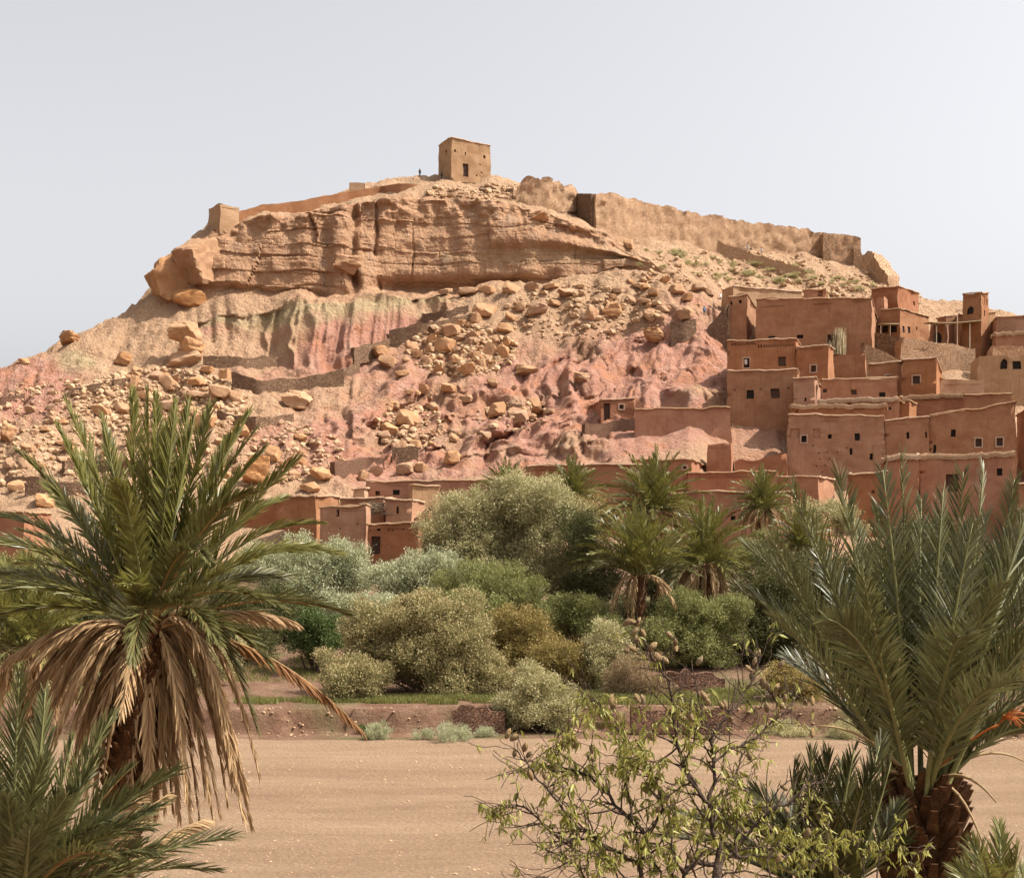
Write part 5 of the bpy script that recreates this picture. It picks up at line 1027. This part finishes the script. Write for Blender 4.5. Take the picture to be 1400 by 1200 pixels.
RP = [(1080,662,30,-.3,'g'),(1145,642,14,.5,'g'),(1207,642,0,-.4,'g'),(1232,622,0,.4,'g'),(1290,670,0,-.6,'g'),(1317,645,4,.5,'g'),(1345,640,8,-.3,'g'),(1387,655,20,.4,'g'),(1405,695,30,-.5,'g'),(1020,745,60,.4,'g'),(1055,732,46,-.5,'g'),(1002,800,62,-.3,'g'),(1130,845,90,-1,'g'),(1322,868,110,-1,'g'),(1330,715,10,-.8,'g'),(1445,760,50,.4,'g'),(1462,850,70,-.4,'g'),(1452,935,70,.4,'g'),(1425,1000,60,-.5,'g'),(1060,845,60,-.8,'g'),(1170,720,10,1,'g'),(1260,680,0,1,'g'),(1350,700,10,1,'g'),(1120,760,40,1,'g'),(1410,770,50,1,'g'),(1180,790,30,-1,'g'),(1370,800,60,-1,'g'),(1420,860,60,-.9,'g'),(1300,740,5,.9,'g'),(1200,690,0,.8,'g'),(1100,720,30,.8,'g'),(1435,705,40,.7,'g'),(1380,730,25,.9,'g'),(1400,930,70,-1,'g'),(1080,900,60,.9,'g')]
RD = [(1118,992,50,-.5,'d'),(1362,1096,60,-.6,'d'),(1350,1170,90,-.5,'d'),(1160,1080,60,-.4,'d'),(1400,1040,60,.5,'r')]
rp = palm_px('date_palm', 'broad blue-green date palm with a short orange-brown trunk, right foreground', 1262, 1085, 14.5, RP, 3.5, (.36, 240, 2, .22, .15), .44, .024, 94, 9, [F_BLUE], ang=(48, 24))
rng_ = np.random.default_rng(77); c0 = at(1262, 1085, 14.5); tp = c0 - np.array(rp.location)
for (tx, ty, lift, sg, kd) in RD:      # bare dry leaf stalks
    e = at(tx, ty, 14.5 + sg * 1.2) - np.array(rp.location); g = Geo(); C = tp * .5 + e * .5 + (0, 0, lift * 14.5 / F)
    g.tube(bez(tp, C, e, 10), np.linspace(.03, .008, 10), 5); link('dry_stalk', g.mesh('dry_stalk', mats=[M_RACHD]), r_ if False else rp)
g = Geo(); e = at(1392, 975, 13.9) - np.array(rp.location)
for _ in range(18):
    _ == 0 and g.tube(bez(tp + (0, 0, .1), tp * .5 + e * .5 + (0, 0, .2), tp * .2 + e * .8 + (0, 0, .05), 9), [.012] * 9, 5); q = e + rng_.normal(size=3) * (.10, .08, .05) + (.05, 0, -.04); g.tube(bez(tp * .22 + e * .78 + (0, 0, .05), tp * .1 + e * .9 + (0, 0, .12), q, 7), [.005] * 7, 4)
link('date_stalk', g.mesh('date_stalk', mats=[flat_mat('orange_date_stalk', (.50, .14, .03), .5)]), rp)
BL = [(27,918,10,.4,'g'),(62,945,14,-.4,'g'),(154,978,30,.5,'g'),(243,1053,50,-.4,'g'),(178,1050,40,.6,'o'),(321,1143,60,-.4,'g'),(296,1189,50,.5,'g'),(154,1170,70,-1,'o'),(214,1160,50,-.8,'g'),(100,1010,20,.7,'g'),(-10,960,0,.6,'g'),(-40,940,0,-.5,'g'),(60,1040,10,-1,'g'),(20,1000,0,1,'g'),(200,1110,50,.8,'g'),(90,1090,30,-1,'g'),(120,1060,30,.9,'g'),(-20,1050,0,-1,'g'),(250,1215,40,.7,'g'),(10,1090,10,-1,'g'),(60,960,10,1,'g'),(280,1120,50,.9,'d'),(230,1085,40,.9,'d'),(190,1090,45,.6,'d'),(150,1120,40,-.9,'g'),(40,1130,30,-1,'g'),(-30,1000,0,.9,'g'),(175,1085,40,.3,'g'),(135,1035,30,-.3,'g'),(205,1130,50,.2,'g'),(160,1140,40,-.9,'g'),(225,1100,50,-.3,'g')]
palm_px('date_palm', 'low young date palm filling the bottom left corner', 12, 1262, 12.5, BL, 2.3, (.24, 70, 0, .2, .13), .34, .024, 70, 13, [F_BLUE])
BM = [(1132,1030,6,.4,'g'),(1168,1025,0,-.4,'g'),(1192,1052,0,.5,'g'),(1085,1050,14,-.4,'g'),(1110,1028,8,.6,'g'),(935,1112,40,.5,'g'),(905,1142,40,-.5,'g'),(1218,1042,6,-.5,'g'),(1060,1100,24,.7,'g'),(1000,1120,36,-.7,'g'),(1150,1040,0,1,'g'),(1180,1080,0,-1,'g'),(1030,1080,24,.9,'g'),(1230,1100,14,.8,'g'),(960,1165,36,.8,'g'),(1120,1090,8,-1,'g'),(1205,1010,0,.9,'g'),(1240,1150,20,-.7,'g')]
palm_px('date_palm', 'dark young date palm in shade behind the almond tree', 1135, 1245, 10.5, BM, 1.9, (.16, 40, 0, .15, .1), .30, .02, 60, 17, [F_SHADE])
BR = [(1365,1128,4,.4,'g'),(1392,1155,10,-.4,'g'),(1330,1148,6,.5,'g'),(1345,1170,4,-.8,'g'),(1410,1180,14,.6,'g'),(1310,1185,12,.7,'g'),(1380,1190,6,-1,'g')]
palm_px('date_palm', 'small palm sucker at the bottom right corner', 1362, 1250, 9.5, BR, 1.1, (.09, 20, 0, .1, .07), .20, .016, 40, 19, [F_GREEN])
# middle-distance palms: two kinds built once, then copied part by part
def wild_palm(name, label, seed, H, L, ng, nd, mat, spread):
    rng = np.random.default_rng(seed); r = root(name, (0, 0, 0), label, 'palm tree', 'palms on the river terrace'); top = np.array([0, 0, H])
    link('trunk', boots_mesh([np.array([0, 0, -.5]), np.array([.1, 0, H * .4]), np.array([.05, 0, H * .8]), top + (0, 0, .1)], [.3, .26, .26, .34], 60, .22, .16, rng), r)
    for i in range(ng + nd):
        dead = i >= ng; az = i * 2.39996 + rng.normal() * .2
        f = i / ng; el = rad(88 - spread * f ** .85) if not dead else rad(rng.uniform(-75, -25)); Lf = L * rng.uniform(.85, 1.1) * (.8 if dead else 1)
        h = np.array([math.cos(az), math.sin(az), 0]); e = top + h * Lf * math.cos(el) * .92 + np.array([0, 0, Lf * math.sin(el) * .92]); B0 = top + h * .18
        C = B0 + h * Lf * .5 * math.cos(min(el + .55, 1.5)) + np.array([0, 0, Lf * .5 * math.sin(min(el + .55, 1.5))]) if not dead else B0 + h * Lf * .4 + (0, 0, Lf * .12)
        me = frond_mesh(B0, C, e, .62, .075, 32, [F_DEAD if dead else (F_OLD if f > .86 else mat), M_RACHD if dead else M_RACH], rng, dead, rng.normal() * .5, start=.14, rach=.03)
        link('dead_frond' if dead else 'frond', me, r)
    return r
def copy_tree(o, parent=None):
    c = o.copy(); COL.objects.link(c)
    if parent is not None: c.parent = parent; c.matrix_parent_inverse = o.matrix_parent_inverse
    for ch in list(o.children): copy_tree(ch, c)
    return c
PA = wild_palm('date_palm', 'tallest middle palm, dark green, in front of the long red houses', 31, 6.5, 3.9, 62, 34, F_GREEN, 118)
PB = wild_palm('date_palm', 'wide olive palm lowest of the middle palms, right above the almond twigs', 33, 4.5, 4.0, 66, 8, F_GREEN, 88)
def set_palm(o, cx, cy, Y, R_px, H, L, rz, label=None):
    sc = R_px * Y / F / (L * .92); c = at(cx, cy, Y); z0 = gz(c[0], Y)
    o.scale = (sc, sc, max((c[2] - z0) / H, .3 * sc) if False else sc); o.location = (c[0], Y, c[2] - H * sc); o.rotation_euler = (0, 0, rz)
    if label: o['label'] = label
for proto, H, L, items in ((PA, 6.5, 3.9, [(893,698,112,82,.3,None),(963,772,106,86,1.7,'middle palm standing lower and right of the tallest middle palm'),(1043,696,121,58,2.9,'small palm right of the tallest middle palm, in front of the sunlit house end'),(692,680,126,52,4.1,'palm crown peeping over the left top of the largest sage tree'),(784,680,125,54,5.2,'palm crown behind the right top of the largest sage tree'),(1094,748,104,56,3.7,'small palm half hidden by the left frond tips of the right foreground palm'),(35,885,44,135,.9,'dark palm behind the left foreground palm trunk, at the left edge')]),
                           (PB, 4.5, 4.0, [(874,788,99,96,0.6,None)])):
    src = [proto] + [copy_tree(proto) for _ in items[1:]]
    for o, (cx, cy, Y, R, rz, lab) in zip(src, items): set_palm(o, cx, cy, Y, R, H, L, rz, lab)

# ------------------------------------------------------------------ almond tree
M_AB = rock_mat('almond_bark', [(.10, .06, .042), (.18, .12, .085), (.28, .205, .155)], 30)
M_AL = leaf_mat('almond_leaves', [(0.200, 0.201, 0.036), (0.325, 0.305, 0.066), (0.475, 0.415, 0.132)], .45, .35, .35, 9.)
M_AF = rock_mat('almond_husk', [(0.460, 0.305, 0.161), (0.564, 0.397, 0.224), (0.621, 0.471, 0.299)], 40)
AY = 6.0; rng = np.random.default_rng(21)
def apx(zx, zy): return 650 + zx / 2.8, 820 + zy / 2.8
ab = ground_at(905, AY); ar = root('almond_tree', ab, 'sparse almond tree with yellow-green leaves and tan husks, bottom centre foreground', 'tree')
LIMBS = [([(640,1130),(625,1010),(660,905),(600,850),(540,795),(500,740),(440,680),(380,660),(330,650),(290,640)], .016, .1),
 ([(625,1010),(560,970),(480,920),(430,870),(390,840),(330,770),(270,690),(225,640),(195,590),(150,530)], .012, -.3),
 ([(480,915),(440,905),(380,925),(320,912),(270,860),(225,810),(180,775),(120,770),(80,775)], .010, -.15),
 ([(440,905),(425,960),(420,1060)], .007, -.2),
 ([(640,1090),(625,1010)], .018, .05),
 ([(940,950),(905,880),(890,780),(850,720),(800,640),(770,560),(760,470),(755,390),(735,310),(690,240),(645,165),(610,105)], .014, .0),
 ([(890,780),(915,700),(915,620),(912,540),(945,490),(985,455),(1030,410),(1065,370),(1100,310),(1130,250),(1090,205)], .012, .3),
 ([(1060,375),(1120,380),(1165,385)], .005, .3), ([(690,240),(640,215),(600,190)], .005, 0.),
 ([(912,620),(990,580),(1090,560),(1150,525),(1210,480),(1290,440),(1330,395)], .008, .45),
 ([(790,1130),(800,1040),(850,1005),(920,1025),(1000,985),(1060,920),(1110,860),(1150,830),(1215,810),(1280,765),(1350,720)], .019, .2),
 ([(1060,920),(1020,900),(960,870),(905,850)], .007, .25), ([(800,1040),(760,980),(730,890),(700,830)], .009, -.2),
 ([(660,905),(720,800),(700,730),(690,680),(640,600),(590,560),(540,490),(500,440),(450,380),(425,365)], .010, .15),
 ([(770,560),(690,610),(600,600),(560,520)], .006, -.1), ([(760,470),(690,470),(640,390)], .005, .1), ([(890,470),(830,400),(800,370)], .005, .2), ([(915,540),(890,470),(870,380),(855,240)], .006, .2),
 ([(1000,985),(1100,1000),(1180,985),(1250,930),(1320,870)], .008, .4), ([(1180,985),(1260,1020),(1360,1010)], .006, .5), ([(540,795),(440,800),(370,780)], .006, -.2), ([(600,850),(590,760),(570,690),(575,640)], .007, .2), ([(905,880),(960,800),(1010,720),(1060,640),(1110,600)], .007, .35), ([(640,1130),(560,1040),(500,960)], .008, -.1), ([(790,640),(820,560),(830,480),(790,400)], .005, -.2), ([(330,650),(310,590),(340,540),(370,520)], .005, -.1), ([(1490,1130),(1500,1000),(1470,930)], .006, .2), ([(1520,1130),(1560,980),(1640,900)], .006, .1), ([(1560,1130),(1640,1020),(1700,960)], .006, 0.), ([(1480,1130),(1400,1030),(1330,1000)], .007, .2), ([(300,1130),(220,1070),(150,1060)], .005, -.2), ([(560,1130),(520,1000),(440,930),(330,960)], .006, -.25), ([(1150,1130),(1130,1020),(1200,940)], .007, .2), ([(1000,985),(1020,880),(1080,800),(1060,720)], .007, .3), ([(690,680),(760,720),(830,700)], .005, .1), ([(625,1010),(700,960),(760,880),(780,800)], .008, .1), ([(800,1040),(870,950),(860,880)], .007, -.15), ([(440,1130),(400,1010),(300,930),(250,900)], .007, -.3), ([(360,1130),(330,1050),(240,1000)], .006, -.25), ([(850,1130),(960,1060),(1080,1060),(1170,1090)], .008, .15), ([(700,1130),(710,1040),(650,960),(640,880)], .007, .05), ([(540,1130),(470,1060),(380,1040)], .006, -.2), ([(1280,1130),(1310,1050),(1390,990),(1420,900)], .006, .3), ([(1000,985),(960,930),(1000,860)], .006, .25), ([(740,1130),(760,1060),(740,1000)], .006, 0.), ([(390,840),(350,720),(345,660)], .005, -.35), ([(1210,480),(1260,400),(1285,385)], .004, .45)]
bg_ = Geo(); TW = []
for pts, r0, dz in LIMBS:
    A_ = np.array([at(*apx(*q), AY) for q in pts]) - ab; n = len(A_)
    A_[:, 1] += np.linspace(0, dz, n) + np.cumsum(rng.normal(size=n) * .012)
    f = np.linspace(0, n - 1, n * 3 - 2); A2 = np.stack([np.interp(f, np.arange(n), A_[:, k]) for k in range(3)], 1) + rng.normal(size=(len(f), 3)) * .0035
    R = np.linspace(r0 * .72, max(r0 * .2, .002), len(f)); bg_.tube(A2, R, 6)
    for i in range(2, len(f)):
        TW.append((A2[i], A2[min(i + 1, len(f) - 1)] - A2[i - 1], R[i]))
        for _k in range(rng.integers(1, 4) if i > 2 else 0):       # side twig
            d = (A2[i] - A2[i - 1]); d /= np.linalg.norm(d) + 1e-6; d = d + rng.normal(size=3) * .75 + (0, 0, .12); d /= np.linalg.norm(d)
            Lt = rng.uniform(.05, .24); T_ = [A2[i]]
            for q in range(5): d = d + rng.normal(size=3) * .22; d /= np.linalg.norm(d); T_.append(T_[-1] + d * Lt / 5)
            T_ = np.array(T_); bg_.tube(T_, np.linspace(min(R[i] * .6, .005), .0014, 6), 4)
            for q in range(1, 6): TW.append((T_[q], T_[q] - T_[q - 1], .0014))
# trunk below the frame
for e in ((640,1130),(790,1130),(940,950)):
    p1 = at(*apx(*e), AY) - ab; bg_.tube(bez(np.array([0, 0, -.1]), np.array([p1[0] * .35, .05, p1[2] * .55]), p1, 9), np.linspace(.05, .018, 9), 8)
# leaves: folded lance shapes hanging in tufts
Vl, Ql, nl = [], [], 0
dens = [(470,430,50),(600,480,60),(560,620,70),(640,650,60),(730,490,50),(820,490,50),(350,620,50),(100,780,45),(710,800,60),(850,860,60),(1090,600,60),(1340,870,60),(500,1000,60),(620,1010,50),(520,440,40),(260,570,50),(330,960,20),(970,700,60),(1060,800,60),(1120,930,60),(1300,430,30),(690,690,60),(440,560,60),(770,140,20),(780,240,30),(1200,950,60),(360,830,40),(960,900,60),(560,900,60),(740,1000,50),(1520,960,60),(1600,930,60),(1690,1000,60),(1450,980,50),(1350,1000,60)]
tips = np.array([t[0] for t in TW]); tz = np.stack([HX + tips[:, 0] * 0, tips[:, 2]], 1)
tpx = HX + (tips[:, 0] + ab[0]) * F / (AY + tips[:, 1]); tpy = HY - (tips[:, 2] + ab[2] - HC) * F / (AY + tips[:, 1])
zx, zy = (tpx - 650) * 2.8, (tpy - 820) * 2.8
wgt = .16 + sum(np.exp(-((zx - a) ** 2 + (zy - b) ** 2) / (2 * c * c)) for a, b, c in dens); wgt *= np.array([1. if t[2] < .006 else .15 for t in TW]); wgt *= np.where(zy < 330, .5, 1)
wgt /= wgt.sum()
for _ in range(1750):
    i = rng.choice(len(TW), p=wgt); p0 = TW[i][0]
    for q in range(rng.integers(2, 5)):
        d = rng.normal(size=3) * (.55, .55, .4) + (0, 0, -.75); d /= np.linalg.norm(d); L = rng.uniform(.022, .050); w = L * rng.uniform(.11, .16)
        s_ = np.cross(d, rng.normal(size=3)); s_ /= np.linalg.norm(s_); nn = np.cross(d, s_); b = p0 + rng.normal(size=3) * .006; cu = np.array([0, 0, -1.]) * L * .12
        mid = [b + d * L * f + cu * f * f for f in (0, .3, .65, 1.)]
        Vl += [mid[0], mid[1], mid[2], mid[3], mid[1] + s_ * w + nn * w * .5, mid[2] + s_ * w * .8 + nn * w * .4, mid[1] - s_ * w + nn * w * .5, mid[2] - s_ * w * .8 + nn * w * .4]
        Ql += [(nl, nl + 1, nl + 4, nl), (nl + 1, nl + 2, nl + 5, nl + 4), (nl + 2, nl + 3, nl + 5, nl + 2), (nl, nl + 6, nl + 1, nl), (nl + 1, nl + 6, nl + 7, nl + 2), (nl + 2, nl + 7, nl + 3, nl + 2)]; nl += 8
Qa = [q for q in Ql if q[0] != q[3]]; Ta = [q[:3] for q in Ql if q[0] == q[3]]
link('leaves', mesh_np('leaves', Vl, [Qa, Ta], True, [M_AL]), ar)
D, T = ico[3]
AM = []
for q in range(3):
    sh = D * np.array([.0105, .0085, .0195]); k = 1 - .6 * np.clip(D[:, 2], 0, 1) ** 2.5; sh[:, :2] *= k[:, None]
    sh *= (1 - .18 * np.exp(-(D[:, 0] / .12) ** 2) * (D[:, 1] < 0))[:, None]; sh = sh * (1 + .06 * fbm(D * 2 + q * 7, 2, q)[:, None])
    AM.append(mesh_np('almond', sh, [T], True, [M_AF]))
spots = [(580,85),(605,85),(625,85),(640,125),(610,120),(617,150),(600,185),(583,188),(680,175),(765,160),(765,180),(695,215),(725,228),(858,232),(742,132),(1080,205),(1068,235),(1045,260),(1060,290),(1100,310),(1108,325),(1150,335),(1120,330),(1165,390),(1155,447),(1185,375),(1172,400),(975,455),(955,398),(940,400),(875,365),(890,390),(880,372),(1170,245),(1115,410),(790,447),(825,445),(640,380),(620,375),(520,380),(530,395),(490,480),(470,478),(375,525),(385,555),(345,535),(360,470),(390,460),(312,635),(265,672),(210,668),(205,590),(190,562),(150,525),(125,510),(150,585),(420,362),(1290,385),(1262,390),(1290,508),(1050,597),(968,690),(1192,802),(700,800),(652,725),(930,822),(1030,880),(445,570),(440,600),(620,540),(670,520),(600,900),(1160,985),(1270,890),(1180,715),(270,700),(320,560),(580,930),(820,980),(730,760)]
for k_, (a_, b_) in enumerate(spots):
    if k_ >= 84: break
    q = np.argmin((zx - a_) ** 2 + (zy - b_) ** 2); Yq = AY + tips[q][1] + rng.normal() * .01
    o = link('almond', AM[k_ % 3], ar, at(*apx(a_, b_), Yq) - ab); o.rotation_euler = (rng.uniform(-.9, .9), rng.uniform(-.9, .9), rng.uniform(0, 6.28)); o.scale = [rng.uniform(1.1, 1.4)] * 3
for k_, (a_, b_) in enumerate(spots):
    q = np.argmin((zx - a_) ** 2 + (zy - b_) ** 2); p1 = at(*apx(a_, b_), AY + tips[q][1]) - ab; bg_.tube(bez(tips[q], (tips[q] + p1) / 2 + rng.normal(size=3) * .008, p1, 5), .0016, 4)
link('branches', bg_.mesh('branches', mats=[M_AB]), ar)
# ------------------------------------------------------------------ people on the path
M_SKIN = flat_mat('skin', (.32, .18, .12), .6); M_HAIR = flat_mat('dark_hair', (.02, .015, .012))
def person_mesh(pose, seed):
    sw = {'stand': (.02, .06), 'walk': (.26, .24)}[pose]
    J = {'pelvis': (0, 0, .95, .125), 'belly': (0, .0, 1.1, .125), 'chest': (0, .01, 1.30, .145), 'neck': (0, .01, 1.48, .055), 'chin': (0, -.015, 1.56, .068), 'head': (0, 0, 1.66, .092), 'crown': (0, .01, 1.72, .07), 'nose': (0, -.10, 1.625, .014)}
    E = [('pelvis', 'belly'), ('belly', 'chest'), ('chest', 'neck'), ('neck', 'chin'), ('chin', 'head'), ('head', 'crown'), ('head', 'nose')]
    for s, k in ((1, 'l'), (-1, 'r')):
        f = sw[0] * s
        J.update({'hip' + k: (.095 * s, 0, .88, .095), 'knee' + k: (.10 * s, -f * .6 - .02, .48, .06), 'ankle' + k: (.10 * s, -f + (.10 if f < 0 else 0), .09, .042), 'toe' + k: (.11 * s, -f - .14, .045, .035),
                  'sho' + k: (.185 * s, .01, 1.42, .062), 'elb' + k: (.235 * s, .03 + f * .4, 1.13, .043), 'wri' + k: (.235 * s, -.05 + f * .9, .90, .030), 'hand' + k: (.23 * s, -.07 + f, .82, .032)})
        E += [('pelvis', 'hip' + k), ('hip' + k, 'knee' + k), ('knee' + k, 'ankle' + k), ('ankle' + k, 'toe' + k), ('chest', 'sho' + k), ('sho' + k, 'elb' + k), ('elb' + k, 'wri' + k), ('wri' + k, 'hand' + k)]
    nm = list(J); me = bpy.data.meshes.new('person_frame'); me.from_pydata([J[k][:3] for k in nm], [(nm.index(a), nm.index(b)) for a, b in E], [])
    o = bpy.data.objects.new('person_frame', me); COL.objects.link(o)
    md = o.modifiers.new('skin', 'SKIN'); o.modifiers.new('sub', 'SUBSURF').levels = 2
    for i, k in enumerate(nm):
        v = me.skin_vertices[0].data[i]; v.radius = (J[k][3] * (1.25 if k in ('chest', 'belly', 'pelvis') else 1), J[k][3]); v.use_root = (k == 'pelvis')
    dg = bpy.context.evaluated_depsgraph_get(); dg.update(); m2 = bpy.data.meshes.new_from_object(o.evaluated_get(dg)); bpy.data.objects.remove(o)
    n = len(m2.polygons); c = np.zeros(n * 3); m2.polygons.foreach_get('center', c); c = c.reshape(-1, 3)
    mi = np.where(c[:, 2] > 1.485, 0, np.where(c[:, 2] > .93, 1, 2)); mi = np.where((np.abs(c[:, 0]) > .17) & (c[:, 2] < .93) & (c[:, 2] > .7), 0, mi); mi = np.where(c[:, 2] < .10, 3, mi)
    return m2, mi.astype(np.int32), np.ones(n, bool)
hb = Geo(); D_, T_ = ico[2]; hv = D_ * np.array([.100, .112, .085]) + (0, .018, 1.70); hb.add(np.where(((D_[:, 1] < -.5) & (D_[:, 2] < .3))[:, None], hv * (1, .5, 1), hv), None, T_)
HAIR = hb.mesh('hair', mats=[M_HAIR])
MM = {k: flat_mat(k, v, .8) for k, v in {'dark_cloth': (.03, .03, .035), 'white_shirt': (.72, .70, .68), 'pale_blue_shirt': (.33, .45, .60), 'blue_shirt': (.10, .20, .34), 'khaki_trousers': (.30, .23, .15), 'dark_trousers': (.04, .045, .06), 'shoes': (.05, .04, .035), 'grey_shirt': (.25, .26, .28)}.items()}
base = {p: person_mesh(p, 1) for p in ('stand', 'walk')}
for x_, y_, pose, top, bot, rz, lab, dY_ in [
  (574,243,'stand','dark_cloth','dark_trousers',.4,'person in dark clothes standing on the skyline left of the hilltop tower',1.5),
  (604,247,'stand','dark_cloth','dark_trousers',2.2,'person in dark clothes close to the left foot of the hilltop tower',.5),
  (920,321,'walk','grey_shirt','khaki_trousers',1.2,'person in a grey shirt, highest walker on the climbing path',1.8),
  (929,324,'walk','white_shirt','khaki_trousers',1.3,'person in a white shirt walking near the top of the path',1.8),
  (937,325,'walk','dark_cloth','dark_trousers',1.3,'person in dark clothes just behind a white-shirted walker near the top of the path',1.8),
  (952,329,'walk','dark_cloth','dark_trousers',-1.2,'person in dark clothes alone at the middle of the path parapet',1.8),
  (1022,351,'walk','pale_blue_shirt','khaki_trousers',1.3,'person in a pale blue shirt on the lower path',1.8),
  (1027,354,'walk','dark_cloth','dark_trousers',1.3,'person in dark clothes beside the walker in pale blue',1.8),
  (1041,356,'walk','white_shirt','khaki_trousers',-1.2,'person in a white shirt, lowest walker on the climbing path',1.8),
  (963,433,'stand','blue_shirt','dark_trousers',.3,'person in a blue shirt standing on the rocks left of the ruined brown house',0.),
  (985,414,'stand','white_shirt','khaki_trousers',.8,'person in white behind the sloping ruined wall at the village top',.5)]:
    m2, mi, sm = base[pose]; me = m2.copy(); me.materials.clear()
    for m in (M_SKIN, MM[top], MM[bot], MM['shoes']): me.materials.append(m)
    me.polygons.foreach_set('material_index', mi); me.polygons.foreach_set('use_smooth', sm); me.name = 'person'
    p = on_hill(x_, y_); p = at(x_, y_ - (5 if dY_ > 1.6 else 0), p[1] + min(dY_, 1.2))
    o = tag(link('person', me, loc=p, rz=rz), lab, 'person'); link('hair', HAIR, o)
